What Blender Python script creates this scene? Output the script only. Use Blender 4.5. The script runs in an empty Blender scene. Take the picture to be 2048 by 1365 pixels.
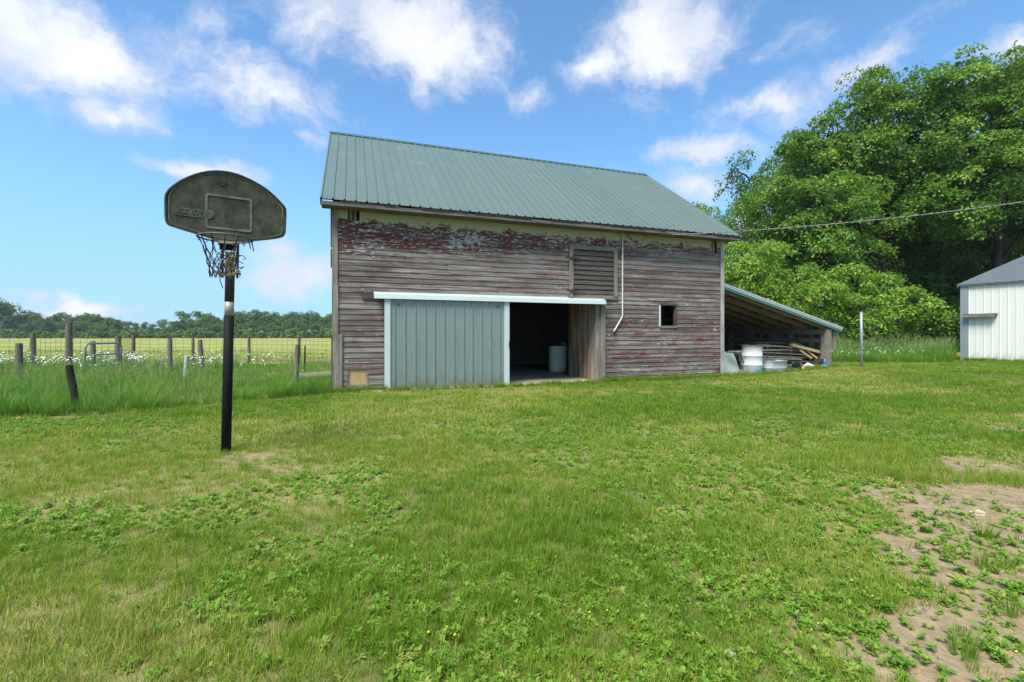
import bpy, bmesh, math, random
import numpy as np
from mathutils import Vector, Matrix, Quaternion, noise as mnoise
R = math.radians
random.seed(7); rng = np.random.default_rng(7)
scn = bpy.context.scene
COL = scn.collection

# ------------------------------------------------------------------ camera
F, HY, H = 918.0, 669.4, 1.27            # focal length (px of a 2048 wide picture), horizon row, eye height
cam = bpy.data.cameras.new('camera'); cam_o = bpy.data.objects.new('camera', cam); COL.objects.link(cam_o)
cam.sensor_width = 36; cam.lens = F/2048*36; cam.shift_y = -(682.5-HY)/2048
cam.clip_start = .05; cam.clip_end = 6000
cam_o.location = (0, 0, H); cam_o.rotation_euler = (R(90), 0, 0)
scn.camera = cam_o
scn.render.resolution_x, scn.render.resolution_y = 1024, 682
scn.view_settings.view_transform = 'Standard'; scn.view_settings.look = 'None'
scn.view_settings.gamma = 1; scn.view_settings.use_curve_mapping = False
scn.view_settings.exposure = 1.2

# ------------------------------------------------------------------ node helper
class NT:
    def __init__(s, tree):
        s.t = tree; s.n = tree.nodes; s.l = tree.links
    def _in(s, sock, v):
        if isinstance(v, bpy.types.NodeSocket): s.l.new(v, sock)
        elif v is not None:
            if sock.type == 'RGBA' and isinstance(v, (tuple, list)) and len(v) == 3: v = (*v, 1)
            if sock.type == 'VECTOR' and isinstance(v, (int, float)): v = (v, v, v)
            sock.default_value = v
    def node(s, typ, **kw):
        n = s.n.new(typ)
        for k, v in kw.items(): setattr(n, k, v)
        return n
    def math(s, op, a, b=None, c=None, clamp=False):
        n = s.node('ShaderNodeMath', operation=op, use_clamp=clamp)
        s._in(n.inputs[0], a); s._in(n.inputs[1], b); s._in(n.inputs[2], c)
        return n.outputs[0]
    def vmath(s, op, a, b=None):
        n = s.node('ShaderNodeVectorMath', operation=op)
        s._in(n.inputs[0], a); s._in(n.inputs[1], b)
        return n.outputs['Value'] if op in ('DOT_PRODUCT', 'LENGTH') else n.outputs[0]
    def mix(s, fac, a, b, blend='MIX'):
        n = s.node('ShaderNodeMix', data_type='RGBA', blend_type=blend, clamp_factor=True)
        s._in(n.inputs[0], fac); s._in(n.inputs[6], a); s._in(n.inputs[7], b)
        return n.outputs[2]
    def noise(s, vec, scale, detail=4, rough=.55, dist=0, out=0):
        n = s.node('ShaderNodeTexNoise')
        s._in(n.inputs['Vector'], vec); n.inputs['Scale'].default_value = scale
        n.inputs['Detail'].default_value = detail; n.inputs['Roughness'].default_value = rough
        n.inputs['Distortion'].default_value = dist
        return n.outputs[out]
    def ss(s, v, lo, hi, a=0., b=1.):
        n = s.node('ShaderNodeMapRange', interpolation_type='SMOOTHSTEP')
        s._in(n.inputs[0], v); s._in(n.inputs[1], lo); s._in(n.inputs[2], hi); s._in(n.inputs[3], a); s._in(n.inputs[4], b)
        return n.outputs[0]
    def lin(s, v, lo, hi, a=0., b=1.):
        n = s.node('ShaderNodeMapRange')
        s._in(n.inputs[0], v); s._in(n.inputs[1], lo); s._in(n.inputs[2], hi); s._in(n.inputs[3], a); s._in(n.inputs[4], b)
        return n.outputs[0]
    def mapping(s, vec, scale=(1, 1, 1), loc=(0, 0, 0), rot=(0, 0, 0)):
        n = s.node('ShaderNodeMapping'); s._in(n.inputs[0], vec)
        s._in(n.inputs[1], loc); n.inputs[2].default_value = rot; n.inputs[3].default_value = scale
        return n.outputs[0]
    def coord(s, which='Object', obj=None):
        n = s.node('ShaderNodeTexCoord'); n.object = obj
        return n.outputs[which]
    def attr(s, name, typ='GEOMETRY', out='Fac'):
        n = s.node('ShaderNodeAttribute', attribute_name=name, attribute_type=typ)
        return n.outputs[out]
    def rand(s): return s.node('ShaderNodeObjectInfo').outputs['Random']
    def bump(s, h, strength=.3, dist=.01):
        n = s.node('ShaderNodeBump'); n.inputs['Strength'].default_value = strength
        n.inputs['Distance'].default_value = dist; s._in(n.inputs['Height'], h)
        return n.outputs[0]

def new_mat(name):
    m = bpy.data.materials.new(name); m.use_nodes = True
    t = NT(m.node_tree); t.n.clear()
    t.out = t.node('ShaderNodeOutputMaterial')
    return m, t
def principled(t, col, rough=.8, metal=0., spec=.3, normal=None):
    p = t.node('ShaderNodeBsdfPrincipled')
    t._in(p.inputs['Base Color'], col); t._in(p.inputs['Roughness'], rough); t._in(p.inputs['Metallic'], metal)
    p.inputs['Specular IOR Level'].default_value = spec
    if normal is not None: t._in(p.inputs['Normal'], normal)
    t.l.new(p.outputs[0], t.out.inputs[0])
    return p

# ------------------------------------------------------------------ world: sky and clouds
SUN_EL, SUN_AZ = R(60), R(208)           # azimuth clockwise from +Y (the viewing direction): behind the camera, to its left
world = bpy.data.worlds.new('World'); scn.world = world; world.use_nodes = True
w = NT(world.node_tree); w.n.clear()
sky = w.node('ShaderNodeTexSky', sky_type='NISHITA', sun_disc=False, sun_elevation=SUN_EL, sun_rotation=SUN_AZ,
             air_density=1.0, dust_density=.15, ozone_density=3.0)
STR = .11
d = w.coord('Generated')
wn = w.noise(d, 5.0, 6, .6, out=1)
wv = w.vmath('MULTIPLY', w.vmath('SUBTRACT', wn, (.5, .5, .5)), (.16, .16, .16))
dw = w.vmath('ADD', d, wv)
CL = [(120, 70, 300, 150, 1.0), (230, 215, 130, 75, .9), (60, 160, 130, 60, .6),
      (470, 150, 190, 120, .72), (600, 225, 190, 60, .55),
      (820, 70, 260, 120, 1.05), (700, 50, 130, 90, .8), (835, 185, 70, 40, .6),
      (1330, 60, 170, 110, 1.05), (1210, 150, 100, 55, .9), (1085, 200, 70, 50, .7), (1290, 215, 90, 60, .45),
      (1520, 225, 150, 55, .8), (1425, 305, 130, 45, .9), (1720, 140, 110, 45, .7), (1620, 190, 120, 40, .5),
      (1385, 385, 95, 38, .95), (1480, 445, 80, 50, .85), (405, 345, 120, 36, 1.0),
      (600, 540, 170, 60, .95), (165, 616, 110, 26, 1.0), (560, 495, 90, 30, .7), (1870, 30, 150, 50, .5), (2020, 115, 90, 50, .75), (620, 300, 90, 25, .45),
      (440, 20, 90, 60, .5), (1560, 95, 140, 60, .4)]
acc = None; acc2 = None
for (px, py, ra, rb, k) in CL:
    c = Vector(((px-1024)/F, 1, (HY-py)/F)); D = c.length; c.normalize()
    r = Vector((c.y, -c.x, 0)).normalized(); u = r.cross(c)
    ct = c.y                                # off-axis foreshortening of the wide lens
    a, b = ra/F/D*ct**.5, rb/F/D*ct**.3
    x = w.vmath('DOT_PRODUCT', dw, tuple(r/a)); y = w.vmath('DOT_PRODUCT', dw, tuple(u/b))
    z = w.lin(w.vmath('DOT_PRODUCT', dw, tuple(c)), 0, .5, 9, 0)
    cmb = w.node('ShaderNodeCombineXYZ'); w._in(cmb.inputs[0], x); w._in(cmb.inputs[1], y); w._in(cmb.inputs[2], z)
    m = w.lin(w.vmath('LENGTH', cmb.outputs[0]), 0, 1.5, k, 0)
    acc = m if acc is None else w.math('MAXIMUM', acc, m)
# the same broken cloud goes on over the rest of the dome
sep = w.node('ShaderNodeSeparateXYZ'); w._in(sep.inputs[0], d)
zz = w.math('ADD', w.math('MAXIMUM', sep.outputs[2], 0), .25)
pl = w.node('ShaderNodeCombineXYZ'); w._in(pl.inputs[0], w.math('DIVIDE', sep.outputs[0], zz)); w._in(pl.inputs[1], w.math('DIVIDE', sep.outputs[1], zz))
gen = w.ss(w.noise(pl.outputs[0], 1.1, 3, .5), .5, .75, 0, .8)
behind = w.ss(sep.outputs[1], .45, .1, 0, 1)
acc = w.math('MAXIMUM', acc, w.math('MULTIPLY', gen, behind))
fb = w.noise(w.mapping(dw, (1, 1, 1.5)), 6.5, 10, .62)
fb2 = w.noise(dw, 19, 8, .68)
dens = w.math('ADD', acc, w.math('MULTIPLY', w.math('SUBTRACT', fb, .5), 1.15))
dens = w.math('ADD', dens, w.math('MULTIPLY', w.math('SUBTRACT', fb2, .5), .5))
alpha = w.ss(dens, .22, .78, 0, .93)
body = w.ss(dens, .45, 1.05)
shade = w.ss(w.noise(w.mapping(dw, (1, 1, 1), (.0, 0, .045)), 5.0, 6, .55), .36, .66)
ccol = w.mix(w.math('MULTIPLY', shade, body), (.62/STR*.56, .66/STR*.56, .76/STR*.56), (.80/STR*.62, .82/STR*.62, .85/STR*.62))
hs = w.node('ShaderNodeHueSaturation'); hs.inputs['Saturation'].default_value = 1.0; hs.inputs['Value'].default_value = 1.0
w._in(hs.inputs['Color'], w.mix(1., sky.outputs[0], (.70, .92, .98), 'MULTIPLY'))
skyc = w.mix(w.ss(sep.outputs[2], .42, -.05, 0, .85), hs.outputs[0], (.33*3.95, .60*3.95, .92*3.95))
fin = w.mix(alpha, skyc, ccol)
bg = w.node('ShaderNodeBackground'); w._in(bg.inputs[0], fin); bg.inputs[1].default_value = STR
wo = w.node('ShaderNodeOutputWorld'); w.l.new(bg.outputs[0], wo.inputs[0])

sun = bpy.data.lights.new('sun', 'SUN'); sun.energy = 3.0; sun.angle = R(24); sun.color = (1, .96, .89)
sun_o = bpy.data.objects.new('sun', sun); COL.objects.link(sun_o)
sd = Vector((math.sin(SUN_AZ)*math.cos(SUN_EL), math.cos(SUN_AZ)*math.cos(SUN_EL), math.sin(SUN_EL)))
sun_o.rotation_euler = sd.to_track_quat('Z', 'Y').to_euler(); sun_o.location = sd*50

# ------------------------------------------------------------------ geometry helpers
def ray(px, py): return Vector(((px-1024)/F, 1, (HY-py)/F))
def at(px, py, Y): r = ray(px, py); return Vector((r.x*Y, Y, H+r.z*Y))
def hit(px, py, P, n):
    r = ray(px, py); o = Vector((0, 0, H)); t = (P-o).dot(n)/r.dot(n); return o+r*t
def sstep(x, a, b): t = np.clip((x-a)/(b-a), 0, 1); return t*t*(3-2*t)
def gz(X, Y):
    "ground height: rises a little towards the shed, shallow undulation"
    X = np.asarray(X, float); Y = np.asarray(Y, float)
    z = .17*sstep(X, 6.5, 11)*sstep(Y, 7, 14)
    z = z + .018*np.sin(X*1.3+.7*Y)*np.sin(Y*1.1-.4*X)*sstep(Y, 2, 5)
    return z
def gzf(x, y): return float(gz(x, y))

class MB:
    def __init__(s): s.v = []; s.f = []
    def add(s, vs, fs):
        o = len(s.v); s.v += [tuple(v) for v in vs]; s.f += [tuple(i+o for i in f) for f in fs]; return s
    def box(s, x0, x1, y0, y1, z0, z1, M=None):
        vs = [Vector(p) for p in ((x0,y0,z0),(x1,y0,z0),(x1,y1,z0),(x0,y1,z0),(x0,y0,z1),(x1,y0,z1),(x1,y1,z1),(x0,y1,z1))]
        if M is not None: vs = [M@v for v in vs]
        return s.add(vs, [(0,3,2,1),(4,5,6,7),(0,1,5,4),(1,2,6,5),(2,3,7,6),(3,0,4,7)])
    def beam(s, a, b, wd, ht, up=(0,0,1)):
        a = Vector(a); b = Vector(b); z = (b-a); L = z.length; z.normalize()
        x = Vector(up).cross(z); x = x.normalized() if x.length > 1e-5 else Vector((1,0,0)); y = z.cross(x)
        M = Matrix((x, y, z)).transposed().to_4x4(); M.translation = a
        return s.box(-wd/2, wd/2, -ht/2, ht/2, 0, L, M)
    def tube(s, pts, rad, n=10, caps=True):
        pts = [Vector(p) for p in pts]
        if not hasattr(rad, '__len__'): rad = [rad]*len(pts)
        o = len(s.v); up = None
        for i, p in enumerate(pts):
            t = (pts[min(i+1, len(pts)-1)]-pts[max(i-1, 0)]).normalized()
            if up is None:
                up = Vector((0,0,1)) if abs(t.z) < .9 else Vector((1,0,0))
            x = up.cross(t).normalized(); up = t.cross(x)
            for k in range(n):
                an = 2*math.pi*k/n; q = p+(x*math.cos(an)+up*math.sin(an))*rad[i]; s.v.append(tuple(q))
        for i in range(len(pts)-1):
            for k in range(n):
                a = o+i*n+k; b = o+i*n+(k+1) % n; s.f.append((a, b, b+n, a+n))
        if caps:
            s.f.append(tuple(o+k for k in reversed(range(n)))); e = o+(len(pts)-1)*n; s.f.append(tuple(e+k for k in range(n)))
        return s
    def lathe(s, prof, n=28, c=(0,0,0), sx=1, sy=1):
        o = len(s.v)
        for r, z in prof:
            for k in range(n):
                an = 2*math.pi*k/n; s.v.append((c[0]+r*sx*math.cos(an), c[1]+r*sy*math.sin(an), c[2]+z))
        for i in range(len(prof)-1):
            for k in range(n):
                a = o+i*n+k; b = o+i*n+(k+1) % n; s.f.append((a, b, b+n, a+n))
        return s
    def prism(s, poly, depth, M):
        n = len(poly); vs = [M@Vector((x, y, 0)) for x, y in poly]+[M@Vector((x, y, depth)) for x, y in poly]
        return s.add(vs, [tuple(reversed(range(n))), tuple(range(n, 2*n))]+[(i, (i+1) % n, n+(i+1) % n, n+i) for i in range(n)])
    def mesh(s, name, mat, smooth=False):
        me = bpy.data.meshes.new(name); me.from_pydata(s.v, [], s.f)
        if mat: me.materials.append(mat)
        if smooth: me.polygons.foreach_set('use_smooth', [True]*len(me.polygons))
        me.validate(); me.update(); return me
    def build(s, name, mat, parent=None, smooth=False, stuff=False):
        o = bpy.data.objects.new(name, s.mesh(name, mat, smooth)); COL.objects.link(o); o.parent = parent
        if stuff: o['kind'] = 'stuff'
        return o
def smooth_by_angle(o, deg=40):
    me = o.data; bm = bmesh.new(); bm.from_mesh(me)
    for f in bm.faces: f.smooth = True
    for e in bm.edges:
        if len(e.link_faces) == 2 and e.calc_face_angle(0) > R(deg): e.smooth = False
    bm.to_mesh(me); bm.free(); return o
def tag(o, label=None, cat=None, group=None, kind=None):
    if label: o['label'] = label
    if cat: o['category'] = cat
    if group: o['group'] = group
    if kind: o['kind'] = kind
    return o
def empty(name, loc=(0,0,0), rz=0):
    o = bpy.data.objects.new(name, None); COL.objects.link(o); o.location = loc; o.rotation_euler.z = rz
    o.empty_display_size = .1; return o

# ------------------------------------------------------------------ plain materials
def wood_mat(name, c1, c2, grain_axis='x', scale=1., dark=.45, rough=.9, spec=.15):
    "grey weathered timber; grain runs along the given object axis"
    m, t = new_mat(name); co = t.coord('Object')
    off = t.math('MULTIPLY', t.rand(), 37.)
    co = t.vmath('ADD', co, off)
    st = {'x': (1.2, 30, 30), 'y': (30, 1.2, 30), 'z': (30, 30, 1.2)}[grain_axis]
    g = t.noise(t.mapping(co, tuple(q*scale for q in st)), 1.6, 6, .65)
    p = t.noise(co, 2.2*scale, 4, .6)
    col = t.mix(t.ss(g, .3, .7), c1, c2)
    col = t.mix(t.math('MULTIPLY', t.ss(p, .5, .72), dark), col, tuple(q*.35 for q in c1))
    col = t.mix(t.math('MULTIPLY', t.rand(), .35), col, tuple(q*.55 for q in c2))
    principled(t, col, rough, 0, spec, t.bump(g, .5, .006)); return m
M_grey = wood_mat('weathered_grey_wood', (.14, .118, .085), (.34, .30, .24), 'z')
M_greyx = wood_mat('weathered_grey_wood_long', (.13, .108, .078), (.31, .27, .215), 'x')
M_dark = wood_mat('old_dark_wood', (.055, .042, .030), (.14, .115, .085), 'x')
M_post = wood_mat('old_fence_post', (.10, .085, .06), (.24, .21, .16), 'z')
M_postd = wood_mat('dark_fence_post', (.018, .014, .010), (.05, .04, .03), 'z')
M_postw = wood_mat('pale_birch_post', (.34, .33, .28), (.62, .62, .56), 'z', dark=.6)
M_new = wood_mat('fresh_pine_lumber', (.50, .34, .15), (.68, .50, .26), 'z', dark=.1)
M_pile = wood_mat('lumber_pile_wood', (.22, .165, .11), (.50, .42, .31), 'z')
M_fascia = wood_mat('grey_fascia', (.07, .065, .05), (.19, .18, .145), 'x')
M_ply = wood_mat('plywood_patch', (.42, .27, .12), (.55, .37, .18), 'z', dark=.15)

def paint_metal(name, col, rough=.45, dirt=(.25, .23, .18), amount=.35, metal=0., spec=.5, scale=1.5, streak=True, mud=0., vary=0.):
    m, t = new_mat(name); co = t.coord('Object')
    n = t.noise(t.mapping(co, (6, 6, .7) if streak else (1, 1, 1)), scale, 6, .65)
    n2 = t.noise(co, 9, 5, .6)
    c = t.mix(t.math('MULTIPLY', t.ss(n, .48, .8), amount), col, dirt)
    c = t.mix(t.math('MULTIPLY', t.ss(n2, .6, .8), amount*.6), c, dirt)
    if vary: c = t.mix(t.math('MULTIPLY', t.rand(), vary), c, tuple(q*.7 for q in col))
    if mud:      # splashed earth along the foot of the sheets
        sz = t.node('ShaderNodeSeparateXYZ'); t._in(sz.inputs[0], co)
        mm = t.math('ADD', sz.outputs[2], t.math('MULTIPLY', t.math('SUBTRACT', t.noise(t.mapping(co, (3, 3, 1.2)), 3, 6, .7), .5), 1.1))
        c = t.mix(t.math('MULTIPLY', t.ss(mm, .38, -.05), mud), c, (.16, .125, .08))
    principled(t, c, t.lin(n, .3, .7, rough*.85, min(1, rough*1.3)), metal, spec, t.bump(n2, .06, .004)); return m
M_roof = paint_metal('green_metal_roofing', (.108, .152, .128), .42, (.16, .19, .165), .55, 0, .5, 1.6, False, 0., .3)
M_cap = paint_metal('dark_green_trim', (.045, .085, .075), .45, (.1, .1, .08), .2)
M_gtrim = paint_metal('teal_green_trim', (.05, .145, .115), .4, (.15, .16, .12), .2)
M_white = paint_metal('white_trim_metal', (.50, .56, .52), .45, (.38, .38, .3), .35)
M_galv = paint_metal('galvanised_sheet', (.44, .47, .46), .42, (.26, .28, .26), .55, .35, .5)
M_doorm = paint_metal('door_sheet_metal', (.23, .285, .25), .36, (.15, .18, .155), .75, .3, .55, 2.2, True, .6)
M_wshed = paint_metal('white_shed_sheet', (.72, .71, .62), .5, (.45, .43, .34), .3, 0., .5, 1.5, True, .75)
M_shedroof = paint_metal('grey_shed_roof', (.14, .155, .17), .45, (.22, .22, .21), .5, .2, .5, 2.5, False)
M_black = paint_metal('black_painted_steel', (.008, .008, .008), .65, (.03, .027, .022), .25, 0, .15)
M_pbrown = paint_metal('rust_brown_steel', (.045, .03, .027), .6, (.09, .045, .025), .5, 0, .35)
M_band = paint_metal('bare_steel_band', (.34, .33, .25), .45, (.15, .13, .09), .4, .3)
M_rust = paint_metal('rusty_iron', (.12, .068, .038), .85, (.17, .075, .03), .6, 0, .2)
M_rim = paint_metal('worn_rim_steel', (.10, .085, .075), .55, (.30, .27, .22), .5, .2, .4, 6, False)
M_pipe = paint_metal('grey_galvanised_pipe', (.33, .35, .36), .45, (.2, .19, .17), .4, .4)
M_gate = paint_metal('green_gate_tube', (.16, .25, .22), .5, (.32, .3, .24), .5)
M_pvc = paint_metal('white_conduit', (.62, .60, .52), .5, (.4, .37, .28), .3)
M_drum = paint_metal('white_drum', (.62, .64, .62), .45, (.36, .27, .16), .45, 0, .4, 3)
M_drumy = paint_metal('cream_drum', (.74, .76, .60), .5, (.4, .36, .22), .35, 0, .4, 2)
M_teal = paint_metal('teal_label', (.09, .33, .33), .6, (.3, .4, .38), .5)
M_blue = paint_metal('blue_plastic', (.015, .10, .22), .5, (.1, .2, .3), .3)
M_bag = paint_metal('white_plastic_bag', (.68, .67, .62), .5, (.4, .36, .28), .4, 0, .4, 4, False)
M_black2 = paint_metal('black_plastic', (.02, .02, .022), .55, (.06, .055, .05), .4)
M_pgreen = paint_metal('pale_green_panel', (.42, .47, .40), .55, (.3, .28, .2), .5)
M_dgreen = paint_metal('dark_green_tube', (.05, .16, .12), .5, (.3, .33, .28), .5, 0, .4, 8, False)
M_void = paint_metal('tar_black', (.01, .01, .01), .9)
M_cord = paint_metal('net_cord_dark', (.02, .022, .03), .8, (.06, .06, .05), .5)
M_cordt = paint_metal('net_cord_frayed', (.26, .22, .12), .9, (.12, .1, .05), .5)
M_wire = paint_metal('service_wire', (.22, .22, .2), .6, (.12, .12, .1), .4)

m, t = new_mat('concrete_floor'); co = t.coord('Object'); n = t.noise(co, 1.3, 8, .65); n2 = t.noise(co, 30, 4)
principled(t, t.mix(t.ss(n, .35, .65), (.32, .26, .18), t.mix(n2, (.42, .36, .26), (.52, .46, .35))), .95, 0, .1, t.bump(n2, .3, .01)); M_conc = m
m, t = new_mat('rock'); co = t.coord('Object'); n = t.noise(co, 6, 6)
principled(t, t.mix(n, (.16, .14, .12), (.40, .37, .33)), .9, 0, .2, t.bump(n, .5, .02)); M_rock = m

# interior partition: whitewashed planks with brown stain
m, t = new_mat('stained_partition_wood'); co = t.vmath('ADD', t.coord('Object'), t.math('MULTIPLY', t.rand(), 23.))
g = t.noise(t.mapping(co, (25, 25, 1.2)), 1.5, 6, .65); s2 = t.noise(t.mapping(co, (5, 5, .8)), 1.2, 5, .6)
c = t.mix(t.ss(s2, .38, .62), (.36, .33, .26), (.24, .12, .055)); c = t.mix(t.math('MULTIPLY', t.ss(g, .5, .75), .6), c, (.10, .075, .05))
principled(t, c, .9, 0, .15, t.bump(g, .4, .006)); M_part = m

# ------------------------------------------------------------------ ground
XA, YA, AN = -3.898, 10.06, .335          # barn: front left corner and heading of the front wall
BL, BD = 10.716, 8.3
ca, sa = math.cos(AN), math.sin(AN)
def b2w(u, v): return (XA+u*ca-v*sa, YA+u*sa+v*ca)
def w2b(X, Y): dx, dy = X-XA, Y-YA; return dx*ca+dy*sa, -dx*sa+dy*ca
# value noise in numpy
_g = rng.random((64, 64))
def vn(X, Y, s, ox=0., oy=0.):
    x = np.asarray(X, float)*s+ox; y = np.asarray(Y, float)*s+oy
    xi = np.floor(x).astype(int); yi = np.floor(y).astype(int); fx = x-xi; fy = y-yi
    fx = fx*fx*(3-2*fx); fy = fy*fy*(3-2*fy)
    a = _g[xi % 64, yi % 64]; b = _g[(xi+1) % 64, yi % 64]; c = _g[xi % 64, (yi+1) % 64]; e = _g[(xi+1) % 64, (yi+1) % 64]
    return (a*(1-fx)+b*fx)*(1-fy)+(c*(1-fx)+e*fx)*fy
def fbm(X, Y, s, o=4, ox=0.):
    r = 0; am = .5; tot = 0
    for i in range(o): r = r+am*vn(X, Y, s*2**i, ox+i*7.3, ox*.7+i*3.1); tot += am; am *= .5
    return r/tot
def tall_edge(X):  # Y beyond which the grass is left to grow, left of the barn
    return np.interp(X, [-40, -12, -6.6, -5.6, -4.9, -3.9], [7.0, 7.0, 7.15, 7.9, 8.7, 9.75])
def is_tall_left(X, Y): return (X < -3.95-.30*np.maximum(Y-10, 0)) & (Y > tall_edge(X)+.35*(fbm(X, Y, 1.1)-.5))
SHX, SHY = 18.95, 19.2                      # shed corner (ground contact)
def tall_right_mask(X, Y):
    u, v = w2b(X, Y)
    return (u > BL+5.1) & (Y > 17.6+.5*(fbm(X, Y, .8)-.5)-.10*(X-12)+.2*np.maximum(0, X-16)) & (X < .962*Y)
def dirt_mask(X, Y):
    X = np.asarray(X, float); Y = np.asarray(Y, float)
    n = fbm(X, Y, 1.1, 5, 3.)
    e = np.interp(Y, [1.2, 1.9, 2.6, 3.6, 4.6, 6.0, 9.0], [.55, .85, 1.6, 2.7, 4.2, 6.2, 9.5])   # left limit of the sandy area
    core = sstep(X-e, -1.2, 1.0)*sstep(Y, 8.5, 3.4)
    far = sstep(X, 5.5, 8)*sstep(Y, 13, 6)*.35
    k = np.clip(core*.72+far+(n-.5)*2.4*(.25+.75*np.minimum(1, core*1.5+far))-.10, 0, 1)
    spots = sstep(fbm(X, Y, 1.7, 4, 11.), .60, .72)*sstep(Y, 9, 5)*.36
    foot = np.exp(-(((X+2.7)/.35)**2+((Y-4.75)/.2)**2))*.9+np.exp(-(((X+2.2)/.5)**2+((Y-4.35)/.15)**2))*.7
    foot = foot + np.exp(-(((X-11.0)/.7)**2+((Y-15.0)/.25)**2))*1.2
    return np.clip(np.maximum(sstep(k, .30, .62), np.maximum(spots*.8, foot)), 0, 1)
def dry_mask(X, Y):
    n = fbm(X, Y, .45, 4, 21.)+.35*(fbm(X, Y, 2.2, 3, 5.)-.5)
    band = np.exp(-((Y-(4.6+.15*X))/1.1)**2)*.14*(X < 3)
    return np.clip(sstep(n+band, .38, .64), 0, 1)

xs = np.unique(np.concatenate([np.linspace(-16, 22, 230), [-3000, -1500, -700, -350, -180, -100, -60, -40, -30, -24, -20, 25, 30, 40, 60, 100, 180, 350, 700, 1500, 3000]]))
ys = np.unique(np.concatenate([np.linspace(0, 6, 75), np.linspace(6, 24, 110), [-200, -60, -20, -8, -3, 28, 34, 42, 55, 75, 100, 140, 200, 300, 500, 900, 1800, 4000]]))
GX, GY = np.meshgrid(xs, ys, indexing='ij')
GZ = gz(GX, GY)+.012*(fbm(GX, GY, 3.)-.5)*2*sstep(np.abs(GX), 40, 15)
nx, ny = len(xs), len(ys)
gv = np.stack([GX, GY, GZ], -1).reshape(-1, 3)
ii, jj = np.meshgrid(np.arange(nx-1), np.arange(ny-1), indexing='ij'); a0 = (ii*ny+jj).ravel()
gf = np.stack([a0, a0+ny, a0+ny+1, a0+1], -1)
gme = bpy.data.meshes.new('ground'); gme.from_pydata(gv.tolist(), [], gf.tolist())
at_ = gme.attributes.new('dirt', 'FLOAT', 'POINT')
dm = dirt_mask(gv[:, 0], gv[:, 1])*sstep(gv[:, 1], 24, 18)
tl = is_tall_left(gv[:, 0], gv[:, 1])
edge = np.exp(-((gv[:, 1]-tall_edge(gv[:, 0])+.05)/.14)**2)*(gv[:, 0] < -4.3)*(.3+.7*fbm(gv[:, 0], gv[:, 1], 1.3))
at_.data.foreach_set('value', np.clip(np.maximum(dm, edge), 0, 1).astype(np.float32))
at_ = gme.attributes.new('dry', 'FLOAT', 'POINT'); at_.data.foreach_set('value', dry_mask(gv[:, 0], gv[:, 1]).astype(np.float32))
m, t = new_mat('ground_soil_and_sward'); co = t.coord('Object')
n1 = t.noise(co, .9, 6, .6); n2 = t.noise(co, 14, 6, .65); n3 = t.noise(co, 120, 3, .6)
dirt = t.attr('dirt'); dry = t.attr('dry')
soil = t.mix(t.ss(n2, .3, .7), (.21, .150, .088), (.34, .255, .152)); soil = t.mix(t.math('MULTIPLY', t.ss(n3, .55, .75), .5), soil, (.12, .09, .065))
soil = t.mix(t.math('MULTIPLY', t.ss(t.noise(co, 45, 2), .66, .72), .6), soil, (.42, .37, .30))
sw = t.mix(t.ss(n2, .3, .7), (.095, .105, .030), (.165, .165, .055)); sw = t.mix(t.math('MULTIPLY', dry, .7), sw, (.27, .235, .10))
sepn = t.node('ShaderNodeSeparateXYZ'); t._in(sepn.inputs[0], co)
far = t.ss(sepn.outputs[1], 21, 30)
fn = t.noise(t.mapping(co, (.02, .10, 1)), 1.0, 6, .6); fn2 = t.noise(t.mapping(co, (.35, .9, 1)), 1.0, 6, .7)
fld = t.mix(t.ss(fn, .35, .65), (.19, .235, .045), (.33, .30, .11)); fld = t.mix(t.math('MULTIPLY', t.ss(fn2, .4, .7), .5), fld, (.22, .29, .05))
sw = t.mix(far, sw, fld)
dd = t.ss(t.math('ADD', dirt, t.math('MULTIPLY', t.math('SUBTRACT', n2, .5), .6)), .3, .65)
principled(t, t.mix(dd, sw, soil), .97, 0, .08, t.bump(t.math('ADD', n2, t.math('MULTIPLY', n3, .4)), .6, .02))
gme.materials.append(m); gme.polygons.foreach_set('use_smooth', [True]*len(gme.polygons)); gme.update()
ground = bpy.data.objects.new('ground', gme); COL.objects.link(ground); tag(ground, 'mown farmyard lawn with sandy bare patches and hay field behind', 'ground', kind='structure')

# ================================================================== BARN
barn = empty('barn', (XA, YA, 0), AN)
tag(barn, 'two storey old barn with peeling red clapboards and green metal gable roof', 'barn')
FN = Vector((sa, -ca, 0))                 # outward normal of the front wall
def fw(px, py, v=0.):
    "pixel -> (u, z) on the plane of the front wall pushed back by v"
    P = Vector((*b2w(0, v), 0)); q = hit(px, py, P, FN); u, _ = w2b(q.x, q.y); return u, q.z
def fu(px, v=0.): return fw(px, 669, v)[0]

# peeling clapboard material, laid out in barn coordinates
m, t = new_mat('peeling_red_clapboard'); co = t.coord('Object', barn)
sp = t.node('ShaderNodeSeparateXYZ'); t._in(sp.inputs[0], co); U, Z = sp.outputs[0], sp.outputs[2]
rn = t.rand(); sh = t.vmath('ADD', co, t.math('MULTIPLY', rn, 11.))
grain = t.noise(t.mapping(sh, (.7, 14, 34)), 1.3, 8, .75)
blot = t.noise(t.mapping(sh, (.55, 1, 2.0)), 1.5, 5, .6)
wet = t.noise(t.mapping(co, (.45, 1, .7), (3, 0, 0)), 1.4, 5, .6)
col = t.mix(t.ss(grain, .37, .63), (.072, .055, .043), (.36, .318, .272))
col = t.mix(t.math('MULTIPLY', t.ss(blot, .45, .7), .55), col, (.16, .115, .092))
col = t.mix(t.math('MULTIPLY', t.ss(wet, .49, .68), .6), col, (.042, .034, .027))
col = t.mix(t.math('MULTIPLY', t.ss(rn, .45, 1.), .55), col, (.07, .055, .045))
col = t.mix(t.math('MULTIPLY', t.ss(rn, .3, .0), .45), col, (.30, .26, .225))
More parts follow.
